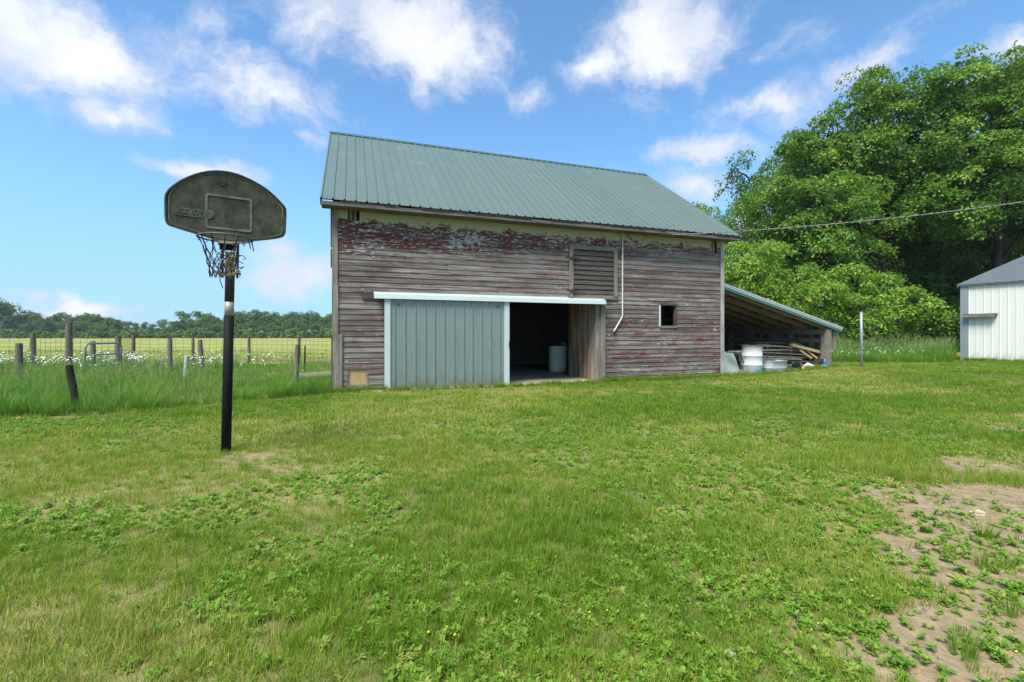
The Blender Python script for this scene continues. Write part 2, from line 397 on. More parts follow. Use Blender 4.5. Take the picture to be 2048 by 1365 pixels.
# thin old red left in the grain
zr = t.math('ADD', 2.95, t.math('MULTIPLY', U, .062))                 # lower limit of the sheltered red band
topred = t.ss(Z, t.math('SUBTRACT', zr, .25), t.math('ADD', zr, .35))
lowred = t.math('MULTIPLY', t.ss(U, 5.5, 8.0), t.ss(Z, 2.4, 1.4))
redw = t.math('MAXIMUM', topred, t.math('MULTIPLY', lowred, .42))
rmask = t.noise(t.mapping(sh, (1.1, 6, 9)), 1.5, 6, .68)
thr = t.math('SUBTRACT', .605, t.math('MULTIPLY', redw, .20))
rm = t.ss(rmask, thr, t.math('ADD', thr, .09))
haze_red = t.noise(t.mapping(sh, (.8, 3, 5)), 1.3, 4, .6)
col = t.mix(t.math('MULTIPLY', t.ss(haze_red, .46, .66), .6), col, (.135, .058, .044))
red = t.mix(t.ss(grain, .35, .65), (.065, .014, .011), (.19, .050, .039))
col = t.mix(t.math('MULTIPLY', rm, .9), col, red)
# white and pale green primer flecks
fl = t.noise(t.mapping(co, (4.0, 9, 13)), 2.1, 7, .72); flb = t.noise(t.mapping(co, (.7, 1, 1.3), (9, 0, 2)), 1.3, 4, .6)
fw_ = t.math('ADD', t.math('MULTIPLY', topred, .072), t.math('MULTIPLY', t.ss(flb, .5, .68), .075))
fw_ = t.math('ADD', fw_, t.math('MULTIPLY', lowred, .02))
fthr = t.math('SUBTRACT', .628, fw_)
fm = t.ss(fl, fthr, t.math('ADD', fthr, .03))
col = t.mix(t.math('MULTIPLY', fm, .85), col, (.46, .47, .41))
big = t.noise(t.mapping(co, (1.5, 4, 4.5), (4, 0, 7)), 1.5, 5, .6)
bthr = t.math('SUBTRACT', .80, t.math('MULTIPLY', topred, .16))
col = t.mix(t.math('MULTIPLY', t.ss(big, bthr, t.math('ADD', bthr, .02)), .9), col, (.40, .47, .40))
# cream paint kept under the eave
en = t.noise(t.mapping(co, (2.2, 4, 3.0)), 1.4, 7, .7)
cz = t.math('ADD', Z, t.math('MULTIPLY', t.math('SUBTRACT', en, .5), .75))
cz = t.math('ADD', cz, t.math('MULTIPLY', t.math('SUBTRACT', t.noise(co, 16, 5, .7), .5), .22))
cm = t.ss(cz, 3.78, 3.83)
col = t.mix(cm, col, t.mix(blot, (.40, .40, .22), (.34, .37, .23)))
principled(t, col, .88, 0, .18, t.bump(t.math('ADD', grain, t.math('MULTIPLY', fm, .5)), .45, .006)); M_siding = m

EXP = .1215
DTOP = fw(1190, 609)[1]
d_u0, d_u1 = fu(776), fu(1200)
wu0, wz0 = fw(1320, 652); wu1, wz1 = fw(1350, 611)
vu0, vz0 = fw(696, 446); vu1, vz1 = fw(719, 410)
ru0, rz0 = fw(1421, 506); ru1, rz1 = fw(1433, 476)
hu0, hz0 = fw(697, 776); hu1, hz1 = fw(733, 735)
CUT = [(d_u0, d_u1, -1, DTOP), (wu0, wu1, wz0, wz1), (vu0, vu1, vz0, 9), (ru0, ru1, rz0, 9), (hu0, hu1, hz0, hz1)]
def clap(L, th=.016, lap=.014):
    "one clapboard of length L, lower edge proud, ends square"
    e = EXP; return MB().add([(0,-lap-.006,0),(L,-lap-.006,0),(L,-.004,e+.012),(0,-.004,e+.012),(0,-.006,0),(L,-.006,0),(L,.006,e+.012),(0,.006,e+.012)],
                             [(0,1,2,3),(5,4,7,6),(0,4,5,1),(3,2,6,7),(1,5,6,2),(0,3,7,4)])
def board(u0, u1, z, parent, th=.0, M=None):
    b = clap(u1-u0).build('clapboard', M_siding, parent)
    loc = Vector((u0, -.002*random.random(), z+random.uniform(-.003, .003)))
    b.location = loc; b.rotation_euler = (random.uniform(-.012, .012), random.uniform(-.0012, .0012), 0); return b
front = empty('front_wall'); front.parent = barn
rs = random.Random(3)
nrow = int(4.2/EXP)
for r in range(nrow+1):
    z0 = .02+r*EXP; zc = z0+.5*EXP
    if zc > 4.17: break
    cuts = sorted([(c[0], c[1]) for c in CUT if c[2] < zc < c[3]])
    segs = []; p = .06
    for a, b in cuts:
        j = .0
        if abs(a-hu0) < .01: j = rs.uniform(-.05, .03)
        segs.append((p, a+j)); p = b-(rs.uniform(-.05, .03) if abs(a-hu0) < .01 else 0)
    segs.append((p, BL-.06))
    for a, b in segs:
        if b-a < .03: continue
        js = [a]
        x = a+rs.choice([2.4, 3.0, 3.6, 4.2])+rs.uniform(-.6, .3)
        while x < b-.7:
            js.append(x); x += rs.choice([2.4, 3.0, 3.6, 4.8])
        js.append(b)
        for q in range(len(js)-1): board(js[q]+.0015, js[q+1]-.0015, z0, front)
# gable walls: boards follow the roof slope
SL = (7.395-4.126)/(BD/2+.39)
def gable(uo, rot, nm):
    g = empty(nm); g.parent = barn; g.location = (uo, 0, 0); g.rotation_euler.z = rot
    r = 0
    while True:
        z0 = .02+r*EXP; z1 = z0+EXP; r += 1
        if z1 > 7.3: break
        ins = max(0, (z1-4.126)/SL-.39+.03)
        L = BD-2*ins
        if L < .3: break
        if rot < 0:   b = clap(L); b = b.build('clapboard', M_siding, g); b.location = (-BD+ins, 0, z0)
        else:         b = clap(L); b = b.build('clapboard', M_siding, g); b.location = (ins, 0, z0)
    return g
gable(0, -math.pi/2, 'gable_wall'); gable(BL, math.pi/2, 'gable_wall')
# rear wall and inner lining, loft floor
MB().box(.02, BL-.02, BD-.03, BD, 0, 4.2).build('rear_wall', M_greyx, barn)
MB().box(.05, BL-.05, .2, BD-.05, 2.42, 2.55).build('loft_floor', M_dark, barn)
MB().box(d_u0-.1, d_u1+.1, .03, .17, DTOP+.02, DTOP+.2).build('door_header', M_dark, barn)
# corner boards
MB().box(-.03, .085, -.045, -.022, -.05, 2.35).build('corner_board', M_grey, barn)
MB().box(-.015, .075, -.043, -.022, 2.352, 4.14).build('corner_board', M_grey, barn)
MB().box(.09, .17, -.05, -.026, -.05, 1.28).build('corner_board', M_grey, barn)
MB().box(BL-.09, BL+.03, -.045, -.022, 0, 4.14).build('corner_board', wood_mat('pale_corner_board', (.30, .28, .24), (.52, .50, .45), 'z'), barn)
MB().box(-.045, -.02, -.045, .09, 1.2, 4.14).build('corner_board', M_grey, barn)
MB().box(-.06, -.02, -.02, .1, -.05, 1.2).build('corner_board', M_dark, barn)
for k, (za, zb) in enumerate([(3.2, 4.1), (2.75, 3.15)]):
    MB().box(-.075, -.05, .02, .14, za, zb).build('loose_board', M_dark, barn)

# ---- roof
ZE, ZR, OF, OS = 4.126, 7.395, .39, .264
rl = math.hypot(BD/2+OF, ZR-ZE); ra_ = math.atan2(ZR-ZE, BD/2+OF)
def ribbed(width, length, pitch=.2286, hr=.028, thick=.002, phase=.0, minor=True):
    "sheet in local x (across) / y (up the slope), ribs standing in +z"
    prof = [(0, 0)]; x = phase
    while x < width-.03:
        for dx, h in ((.0, 0), (.014, hr), (.036, hr), (.05, 0)):
            if 0 < x+dx < width: prof.append((x+dx, h))
        if minor and x+.16 < width:
            for dx, h in ((.115, 0), (.121, .004), (.133, .004), (.139, 0)): prof.append((x+dx, h))
        x += pitch
    prof.append((width, 0)); n = len(prof)
    b = MB()
    vs = [(x, 0, h) for x, h in prof]+[(x, length, h) for x, h in prof]+[(x, 0, h-thick) for x, h in prof]+[(x, length, h-thick) for x, h in prof]
    fs = [(i, i+1, n+i+1, n+i) for i in range(n-1)]+[(2*n+i+1, 2*n+i, 3*n+i, 3*n+i+1) for i in range(n-1)]+[(i+1, i, 2*n+i, 2*n+i+1) for i in range(n-1)]
    return b.add(vs, fs)
PW = .9144; tot = BL+2*OS
pm = ribbed(PW+.002, rl).mesh('roof_panel', M_roof); lastw = tot-PW*int(tot/PW); pml = ribbed(lastw, rl).mesh('roof_panel', M_roof)
for side in (0, 1):
    rf = empty('roof_slope'); rf.parent = barn
    if side == 0: rf.location = (-OS, -OF, ZE)
    else: rf.location = (BL+OS, BD+OF, ZE); rf.rotation_euler.z = math.pi
    for k in range(int(tot/PW)+1):
        o = bpy.data.objects.new('roof_panel', pm if k < int(tot/PW) else pml); COL.objects.link(o); o.parent = rf
        o.location = (k*PW, 0, .001*(k % 2)); o.rotation_euler.x = ra_
    dk = MB().box(.05, tot-.05, .06, rl-.02, -.045, -.012).build('roof_deck', M_dark, rf); dk.rotation_euler.x = ra_
    if side == 0:
        sc = MB()
        x = .08
        while x < tot:
            for q in range(10):
                y = .1+q*.595+.02*math.sin(x*9+q)
                for dx in (0,):
                    c0 = Vector((x+dx, y, 0)); r_ = .0075
                    sc.add([c0+Vector((r_*math.cos(a), r_*math.sin(a), .0)) for a in (0, 1.05, 2.09, 3.14, 4.19, 5.24)]+[c0+Vector((0, 0, .008))],
                           [(i, (i+1) % 6, 6) for i in range(6)])
            x += .2286
        s_ = sc.build('roof_screws', M_cap, rf, stuff=True); s_.rotation_euler.x = ra_
    MB().box(.02, tot-.02, .0, .03, -.125, -.05).build('fascia_board', M_fascia, rf)
    MB().box(.02, tot-.02, .031, .36, -.12, -.10).build('soffit', M_fascia, rf)
for uo in (-OS+.0, BL+OS-.03):
    for s in (0, 1):
        b = MB().box(0, .03, 0, rl, -.14, -.004).build('rake_board', M_cap, barn); b.location = (uo, -OF, ZE) if s == 0 else (uo+.03, BD+OF, ZE)
        b.rotation_euler = (ra_, 0, 0 if s == 0 else math.pi)
rc = MB()
for s in (1, -1):
    dv = Vector((0, -s*math.cos(ra_), -math.sin(ra_)))*.17
    p0 = Vector((-OS-.01, BD/2, ZR+.035)); L_ = Vector((tot+.02, 0, 0)); e = Vector((0, 0, -.012))
    rc.add([p0, p0+L_, p0+L_+dv, p0+dv, p0+e, p0+L_+e, p0+L_+dv+e, p0+dv+e], [(0,1,2,3),(4,7,6,5),(0,4,5,1),(2,6,7,3),(1,5,6,2),(0,3,7,4)])
rc.build('ridge_cap', M_cap, barn)
# ragged paper hanging below the eave
rg = random.Random(5); rb = MB()
for k in range(46):
    u = rg.uniform(.1, BL); L_ = rg.uniform(.1, .7); hh = rg.uniform(.01, .045)
    rb.box(u, u+L_, -OF+.004*rg.random()-.006, -OF-.001, ZE-.036-hh, ZE-.02)
rb.build('torn_roofing_felt', M_void, barn, stuff=True)

# ---- vent openings, window, patched hole
for (a, b, z0, z1) in ((vu0, vu1, vz0, vz1), (ru0, ru1, rz0, rz1)):
    vt = MB().box(a-.02, b+.02, .22, .25, z0-.02, 4.16).build('vent_opening', M_dark, barn)
    for q in ((.25, .62) if b-a > .2 else (.5,)):
        x = a+(b-a)*q; MB().box(x-.03, x+.03, .02, .11, z0, 4.15).build('stud', M_greyx, vt)
wn_ = empty('window_opening'); wn_.parent = barn
MB().box(wu0-.05, wu0, -.035, .08, wz0-.03, wz1+.05).build('window_jamb', M_white, wn_)
MB().box(wu1, wu1+.05, -.035, .08, wz0-.03, wz1+.05).build('window_jamb', M_dark, wn_)
MB().box(wu0-.06, wu1+.07, -.04, .08, wz1+.0, wz1+.05).build('window_header', M_dark, wn_)
MB().box(wu0-.03, wu1+.03, -.05, .08, wz0-.055, wz0).build('window_sill', M_greyx, wn_)
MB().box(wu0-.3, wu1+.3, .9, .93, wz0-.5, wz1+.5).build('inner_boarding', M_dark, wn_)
hp = MB().box(hu0-.06, hu1+.06, .012, .03, hz0-.05, hz1+.05).build('plywood_patch', M_ply, barn)
hr = random.Random(9)
for k in range(16):                     # splintered board ends round the hole
    s = k % 2; z = hz0+(k//2)*EXP*.5+hr.uniform(0, .04); L_ = hr.uniform(.04, .12)
    x0 = hu0-.05 if s == 0 else hu1+.05
    MB().add([(x0, -.02, z), (x0, -.02, z+.035), (x0+(L_ if s == 0 else -L_), -.016, z+.012), (x0, -.008, z), (x0, -.008, z+.035)],
             [(0, 1, 2), (4, 3, 2), (0, 2, 3), (1, 4, 2), (0, 3, 4, 1)]).build('splinter', M_greyx, hp)
MB().box(.1, d_u0-.05, -.05, -.02, -.06, .06).build('sill_board', M_greyx, barn)
MB().box(d_u1+.05, BL-.1, -.03, .0, -.06, .04).build('sill_board', M_greyx, barn)

# ---- hayloft hatch
qa, qz1 = fw(1137, 505); qb, _ = fw(1232, 505); qz0 = fw(1180, 589)[1]; qz1 = fw(1180, 503)[1]
M_slat = wood_mat('dark_hatch_slat', (.04, .033, .027), (.15, .125, .105), 'x')
ht = empty('hay_hatch'); ht.parent = barn
ns = 9; hh = (qz1-qz0)/ns
for k in range(ns):
    b = clap(qb-qa-.2).build('hatch_slat', M_slat, ht); b.location = (qa+.1, -.05, qz0+k*hh); b.rotation_euler.x = -.05; b.scale.z = hh/EXP*.93
MB().box(qa+.04, qb-.04, -.052, -.03, qz0-.02, qz1).build('hatch_backing', M_void, ht)
MB().box(qa, qa+.1, -.085, -.05, qz0-.1, qz1+.1).build('hatch_stile', M_grey, ht)
MB().box(qb-.1, qb, -.08, -.05, qz0-.05, qz1+.06).build('hatch_stile', M_grey, ht)
MB().box(qa-.02, qb+.03, -.075, -.03, qz1+.02, qz1+.12).build('hatch_head', M_greyx, ht)
MB().box(qa-.02, qb+.03, -.06, -.03, qz0-.13, qz0-.02).build('hatch_sill', M_greyx, ht)
for z in (qz0+.07, qz1-.22):
    MB().prism([(0, -.02), (.10, -.025), (.13, -.05), (.16, -.05), (.19, -.02), (.34, -.005), (.34, .005), (.19, .02), (.16, .05), (.13, .05), (.10, .025), (0, .02), (-.07, .006), (-.07, -.006)], .012,
               Matrix.Translation((qa-.06, -.10, z)) @ Matrix.Rotation(R(90), 4, 'X')).build('strap_hinge', M_pbrown, ht)

# ---- sliding door with its track hood
VD = -.13
su0, sz1 = fw(769, 598, VD); su1, sz1b = fw(1018, 606, VD); sz0 = fw(769, 784, VD)[1]; sz0b = fw(1018, 774, VD)[1]; sz1 = (sz1+sz1b)/2; sz0 = min(sz0, sz0b)-.0
dr = empty('sliding_door'); dr.parent = barn; dr.location = (su0, VD, sz0+.0)
DW, DH = su1-su0, sz1-sz0
tw = .125
nP = 3; pw = (DW-2*tw)/nP
for k in range(nP):
    o = MB(); sh_ = ribbed(pw+.003, DH, .2286, .024, phase=.07)
    o.v = [(x, -z, y) for x, y, z in sh_.v]; o.f = sh_.f
    p = o.build('door_sheet', M_doorm, dr); p.location = (tw+k*pw, -.001*(k % 2), 0)
for x0 in (0, DW-tw):
    MB().box(x0, x0+tw, -.035, .035, -.01, DH+.005).build('door_trim', M_white, dr)
MB().box(0, DW, .004, .03, .02, DH-.02).build('door_frame', M_dark, dr)
for x in (.3, DW-.28):
    MB().tube([(x+.035*math.cos(a), -.022, DH-.09+.04*math.sin(a)) for a in np.linspace(R(150), R(395), 12)], .006, 6).build('roller_hanger', M_pbrown, dr)
MB().tube([(DW-.02, -.05, DH*.46), (DW-.02, -.075, DH*.47), (DW-.02, -.075, DH*.53), (DW-.02, -.05, DH*.54)], .008, 6).build('door_handle', M_pbrown, dr)
tu0 = fu(748, -.2); tu1 = fu(1212, -.2); tz1 = fw(748, 583, -.1)[1]; tz0 = fw(748, 597, -.2)[1]
tz1b = fw(1212, 597, -.1)[1]; tz0b = fw(1212, 609, -.2)[1]
th_ = empty('track_hood'); th_.parent = barn
def hood(name, va, za, vb, zb, mat, dz=0):
    zL, zR2 = za
    wL, wR = zb
    return MB().add([(tu0, va, zL), (tu1, va, zR2), (tu1, vb, wR), (tu0, vb, wL), (tu0, va, zL-.006), (tu1, va, zR2-.006), (tu1, vb+.004, wR-.006), (tu0, vb+.004, wL-.006)],
                    [(0,3,2,1),(4,5,6,7),(0,1,5,4),(2,3,7,6),(1,2,6,5),(3,0,4,7)]).build(name, mat, th_)
M_hood = paint_metal('weathered_hood_metal', (.40, .47, .43), .5, (.28, .29, .24), .5)
hood('hood_top', -.02, (tz1, tz1b), -.20, (tz1-.07, tz1b-.07), M_hood)
hood('hood_face', -.201, (tz1-.07, tz1b-.07), -.215, (tz0, tz0b), M_white)
MB().box(tu0-.25, tu0+.1, -.06, -.025, tz1-.16, tz1-.06).build('track_board', M_dark, barn)
MB().box(tu0+.1, tu1-.05, -.09, -.03, min(tz0, tz0b)-.0, min(tz0, tz0b)+.05).build('door_track', M_pbrown, barn)

# ---- door opening: jambs, floor, inside partition
pu = fu(1192); ju = fu(1197); ju2 = fu(1211)
MB().box(pu, pu+.12, .0, .16, 0, DTOP+.02).build('door_post', M_grey, barn)
MB().box(d_u1, d_u1+.13, -.06, -.024, -.02, DTOP).build('door_jamb', M_grey, barn)
fl_ = MB().box(d_u0-.6, d_u1+.02, -.22, BD-.1, -.1, .035).build('floor_slab', M_conc, barn)
pt = empty('inner_partition'); pt.parent = barn
Pp = Vector((*b2w(pu+.06, 0), 0)); q = hit(1139, 700, Pp, Vector((ca, sa, 0))); vend = w2b(q.x, q.y)[1]
npk = int((vend-.17)/.16)
for k in range(npk):
    v0 = .17+k*(vend-.17)/npk
    MB().box(pu+.03+.004*random.random(), pu+.06, v0+.002, v0+(vend-.17)/npk-.002, .03, 2.4).build('partition_plank', M_part, pt)
MB().box(pu+.065, pu+.1, .2, vend, 2.2, 2.3).build('partition_rail', M_dark, pt)
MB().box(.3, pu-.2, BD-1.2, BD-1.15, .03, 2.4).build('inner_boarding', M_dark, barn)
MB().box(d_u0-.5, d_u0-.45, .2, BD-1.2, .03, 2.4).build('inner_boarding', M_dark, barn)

# ---- conduit on the wall
cu, cz1 = fw(1243, 462); cz2 = fw(1243, 635)[1]; cu3, cz3 = fw(1225, 664)
MB().tube([(cu, -.05, cz1), (cu, -.05, (cz1+cz2)/2), (cu, -.05, cz2+.05), (cu-.01, -.05, cz2), (cu3+.04, -.05, cz3+.05), (cu3, -.05, cz3)], .02, 10).build('conduit_pipe', M_pvc, barn, True)
for z in (cz1-.5, cz2+.4, (cz1+cz2)/2):
    MB().box(cu-.035, cu+.035, -.058, -.025, z-.012, z+.012).build('pipe_clip', M_pvc, barn)
MB().box(cu-.05, cu+.05, -.1, -.03, cz1-.02, cz1+.1).build('service_head', M_pbrown, barn)
for (xa, za, xb, zb) in ((.05, .05, .42, -.30), (.1, .0, .62, -.36), (.55, -.36, .85, .0)):
    MB().tube([(cu+xa, -.06, cz1+za), (cu+(xa+xb)/2-.05, -.07, cz1+(za+zb)/2-.08), (cu+xb, -.06, cz1+zb)], .007, 6).build('loose_cable', M_void, barn)

# ---- service wire to a pole out of the picture
wa = Vector((*b2w(fu(1286), -.06), fw(1286, 473)[1])); wb = at(2048, 404, 11.6); wb2 = wa+(wb-wa)*1.5
sw_ = empty('service_wire', tuple(wa)); tag(sw_, 'grey overhead service wire running from barn eave past the trees', 'wire')
pts = []
for k in range(41):
    s = k/40*1.5; p = wa+(wb-wa)*s; sag = -.30*4*(s/1.5)*(1-s/1.5); pts.append(p+Vector((0, 0, sag+.30*4*(1/1.5)*(1-1/1.5)*min(1, s))) - wa)
MB().tube(pts, .011, 6).build('wire', M_wire, sw_)
tw_ = []
for k in range(400): f = k/399; i = min(39, int(f*40)); p = pts[i].lerp(pts[i+1], f*40-i); tw_.append(p+Vector((0, .014*math.cos(f*260), .014*math.sin(f*260))))
MB().tube(tw_, .006, 5).build('twisted_strand', M_wire, sw_)
up = empty('utility_pole', (wb2.x, wb2.y, gzf(wb2.x, wb2.y))); tag(up, 'brown wooden utility pole carrying the service wire', 'pole')
MB().tube([(0, 0, -.4), (0, 0, 3), (0, 0, pts[-1].z+wa.z+.5)], [.15, .14, .11], 12).build('shaft', M_post, up, True)
MB().box(-.03, .03, -.14, .0, pts[-1].z+wa.z-.05, pts[-1].z+wa.z+.05).build('bracket', M_rust, up)

# ================================================================== LEAN-TO
lean = empty('lean_to_shed', (XA, YA, 0), AN); tag(lean, 'open lean-to with pale and green edged sloping roof sheltering lumber beside the barn', 'lean-to')
LV = .12
lu0, lz0 = BL+.04, fw(1448, 566, LV)[1]; lu1, lz1 = fw(1684, 656, LV)
ls = (lz1-lz0)/(lu1-lu0)
LDEP = 6.2
def lz(u): return lz0+ls*(u-lu0)
lang = math.atan(ls); llen = math.hypot(lu1-lu0, lz1-lz0)
lr = empty('lean_to_roof'); lr.parent = lean; lr.location = (lu0, LV, lz0); lr.rotation_euler.y = -lang
# rake trims on the open front: pale drip edge above, green below
MB().box(0, llen, -.035, .03, -.085, .0).build('pale_rake_trim', M_galv, lr)
MB().box(-.0, llen+.004, -.043, .02, -.016, .012).build('pale_rake_lip', M_white, lr)
MB().box(.0, llen+.002, -.028, .03, -.155, -.0855).build('green_rake_trim', M_gtrim, lr)
for k in range(7):
    s_ = ribbed(PW-.0, llen-.01); o = MB(); o.v = [(y, x, z) for x, y, z in s_.v]; o.f = [tuple(reversed(f)) for f in s_.f]
    if k == 0: lpm = o.mesh('lean_to_panel', M_roof)
    o = bpy.data.objects.new('roof_panel', lpm); COL.objects.link(o); o.parent = lr; o.location = (0, .031+k*PW*.95, -.025)
rk = random.Random(2)
for k in range(10):
    x = .1+k*(llen-.3)/9.
    MB().box(x, x+.16+.1*rk.random(), .035, LDEP, -.052, -.028).build('roof_lath', M_dark if k % 3 else M_greyx, lr)
for k in range(9):
    v = .12+k*.66
    MB().box(0, llen-.12, v, v+.05, -.21, -.055).build('rafter', M_greyx, lr)
pu_ = fu(1659, LV); 
def lpost(u, v, wd, h0, name='post', mat=M_grey, par=lean):
    x, y = b2w(u, v); g = gzf(x, y)-.06
    return MB().box(u-wd/2, u+wd/2, v-wd/2, v+wd/2, g, h0).build(name, mat, par)
for v in (LV+.12, 2.3, 4.4, 6.0): lpost(pu_, v, .21 if v < 1 else .17, lz(pu_)-.2)
lpost(pu_+.22, LV+.2, .1, lz(pu_)-.2)
MB().box(pu_+.30, pu_+.42, LV+.1, LV+.14, .75, lz(pu_+.35)-.18).build('side_plank', M_grey, lean)
MB().box(pu_-.09, pu_-.03, LV+.23, LDEP, lz(pu_)-.37, lz(pu_)-.205).build('top_plate', M_grey, lean)
MB().box(BL+.05, BL+.12, LV+.05, LDEP, lz(BL+.2)-.42, lz(BL+.2)-.27).build('ledger', M_dark, lean)
M_sided = wood_mat('dark_side_plank', (.07, .055, .04), (.17, .14, .10), 'z')
rk = random.Random(8); v = LV+.32
while v < LDEP:
    wd = rk.uniform(.12, .24); x, y = b2w(pu_, v)
    if True:
        MB().box(pu_+.1, pu_+.13, v, v+wd-.006, gzf(x, y)-.03, lz(pu_)-rk.uniform(.12, .2)).build('side_plank', M_grey if rk.random() < .5 else M_sided, lean)
    v += wd+rk.choice([0, 0, .01, .025])
u = BL+.05
while u < pu_+.1:
    MB().box(u, u+.2, LDEP-.05, LDEP-.02, -.05, lz(u+.2)-.05).build('rear_plank', M_dark, lean); u += .215
for (z, hh_) in ((.45, .12), (1.0, .14)): MB().box(pu_-.0, pu_+.09, LV+.3, LDEP, z, z+hh_).build('girt', M_grey, lean)
# ================================================================== WHITE SHED
sdir = Vector((.47, -.883, 0)).normalized()        # along the visible wall
nin = Vector((.883, .47, 0)).normalized()          # into the shed, up the roof slope
SB = gzf(SHX, SHY)
shed = empty('metal_shed', (SHX, SHY, SB), math.atan2(sdir.y, sdir.x)); tag(shed, 'white ribbed metal shed with low grey roof at the edge of the trees', 'shed')
# local x along the wall, local y = inward
WH = 3.15; WL = 9.0
for k in range(10):
    if k == 0:
        s_ = ribbed(PW+.002, WH, .2286, .014, minor=False); o = MB(); o.v = [(x, -z, y) for x, y, z in s_.v]; o.f = s_.f; wpm = o.mesh('wall_sheet', M_wshed)
    o = bpy.data.objects.new('wall_sheet', wpm); COL.objects.link(o); o.parent = shed; o.location = (.1+k*PW, .001*(k % 2), -.05)
MB().box(-.14, .1, -.035, .16, -.1, WH+.02).build('corner_trim', M_pipe, shed)
MB().box(-.13, -.11, .16, 8, -.1, WH).build('side_wall', M_wshed, shed)
MB().box(-.1, .1+10*PW, .05, .12, -.05, WH-.05).build('wall_backing', M_dark, shed)
rp = math.atan(.235); rlen = 9
srf = empty('shed_roof'); srf.parent = shed; srf.location = (-.2, -.12, WH+.01); srf.rotation_euler.x = rp
spm = ribbed(PW+.002, rlen, .2286, .018).mesh('roof_sheet', M_shedroof)
for k in range(11):
    o = bpy.data.objects.new('roof_sheet', spm); COL.objects.link(o); o.parent = srf; o.location = (k*PW, 0, .001*(k % 2)+.012)
MB().box(.02, 9.6, .01, .05, -.05, .0).build('eave_trim', M_pipe, srf)
MB().box(-.02, .0, .0, rlen, -.09, .03).build('rake_trim', M_pipe, srf)
def shp(px, py, off=0.):
    q = hit(px, py, Vector((SHX, SHY, 0))-nin*off, nin); dq = q-Vector((SHX, SHY, 0)); return dq.dot(sdir), q.z-SB
lx0, lzz = shp(1929, 633, .1); lx1, _ = shp(1991, 633, .1)
lg = empty('track_ledge'); lg.parent = shed
MB().box(lx0, lx1, -.22, -.02, lzz-.05, lzz+.05).build('ledge_board', M_grey, lg)
MB().box(lx0-.02, lx1+.05, -.20, -.02, lzz+.052, lzz+.085).build('ledge_cap', M_dark, lg)
MB().box(lx0, lx1-.1, -.19, -.03, lzz-.10, lzz-.052).build('ledge_rail', M_pipe, lg)
scr = MB()
for k in range(44):
    for z in (.35, 1.1, 1.9, 2.75):
        x = .1+.05+k*.2286-.0; c0 = Vector((x-.025+.0, -.016, z))
        scr.add([c0+Vector((.008*math.cos(a), 0, .008*math.sin(a))) for a in (0, 1.57, 3.14, 4.71)]+[c0+Vector((0, -.006, 0))], [(1, 0, 4), (2, 1, 4), (3, 2, 4), (0, 3, 4)])
scr.build('wall_screws', M_pipe, shed, stuff=True)

# ---- clothes-line pole
pb = Vector((*at(1723, 735, 15.2).xy, 0)); pb.z = gzf(pb.x, pb.y)
cp = empty('clothesline_pole', tuple(pb)); tag(cp, 'grey galvanised pipe pole standing in the lawn before the tall grass', 'pole')
ph = at(1722, 626, pb.y).z-pb.z
MB().tube([(0, 0, -.2), (0, 0, ph*.5), (-.01, 0, ph)], [.042, .04, .04], 12).build('pipe', M_pipe, cp, True)
MB().tube([(-.01, 0, ph), (-.01, 0, ph+.03)], [.046, .046], 12).build('cap', M_white, cp)
MB().tube([(0, 0, .5), (0, 0, .53)], [.05, .05], 12).build('collar', M_pipe, cp)

# ================================================================== BASKETBALL HOOP
PB = Vector((*at(452, 905, 4.95).xy, 0)); PB.z = gzf(PB.x, PB.y)
hoop = empty('basketball_hoop', tuple(PB)); tag(hoop, 'weathered basketball hoop with fan shaped mouldy backboard and torn net on black pole', 'basketball hoop')
def hl(v): return Vector(v)-PB
sight = Vector(((451-1024)/F, 1, 0)).normalized()
BC = Vector((sight.x/sight.y*4.5, 4.5, 0)); bn = -sight; br = Vector((sight.y, -sight.x, 0))   # board plane: point, facing, right
def bp(zx, zy):
    "pixel of the 4.55x enlargement (origin 310,320) -> board coordinates (right, up)"
    q = hit(310+zx/4.55, 320+zy/4.55, BC, bn); return (q-BC).dot(br), q.z
Mb = Matrix((br, Vector((0, 0, 1)), bn)).transposed().to_4x4(); Mb.translation = hl(BC)       # local z = towards the viewer
out = [(88,555),(84,420),(86,300),(180,215),(300,150),(430,108),(560,95),(700,110),(850,165),(1000,250),(1100,335),(1180,420),(1198,455),(1194,600),(1190,670),(1165,710),(910,738),(640,752),(400,682),(150,605),(110,590)]
op = [bp(*p) for p in out]
# smooth the outline a little
def chaikin(p):
    r = []
    for i in range(len(p)):
        a, b = p[i], p[(i+1) % len(p)]; r += [(a[0]*.75+b[0]*.25, a[1]*.75+b[1]*.25), (a[0]*.25+b[0]*.75, a[1]*.25+b[1]*.75)]
    return r
op = chaikin(chaikin(op))
m, t = new_mat('mouldy_backboard'); co = t.coord('Object')
n = t.noise(co, 5, 8, .68); n2 = t.noise(t.mapping(co, (1, 1, .4)), 14, 6, .7); n3 = t.noise(co, 40, 4, .6)
c = t.mix(t.ss(n, .3, .7), (.024, .025, .013), (.075, .076, .045)); c = t.mix(t.math('MULTIPLY', t.ss(n2, .5, .68), .7), c, (.014, .012, .007))
c = t.mix(t.math('MULTIPLY', t.ss(n3, .62, .75), .35), c, (.15, .15, .11))
principled(t, c, .75, 0, .3, t.bump(n2, .3, .004)); M_bb = m
m, t = new_mat('mouldy_moulding'); co = t.coord('Object'); n = t.noise(co, 9, 6, .65)
principled(t, t.mix(t.ss(n, .35, .65), (.075, .092, .062), (.15, .17, .125)), .7, 0, .3); M_bbl = m
bb = MB().prism(op, .03, Mb @ Matrix.Translation((0, 0, -.03))).build('backboard', M_bb, hoop)
cx_ = sum(p[0] for p in op)/len(op); cz_ = sum(p[1] for p in op)/len(op)
def inset(p, k): return [(cx_+(x-cx_)*k, cz_+(z-cz_)*(k-.005)) for x, z in p]
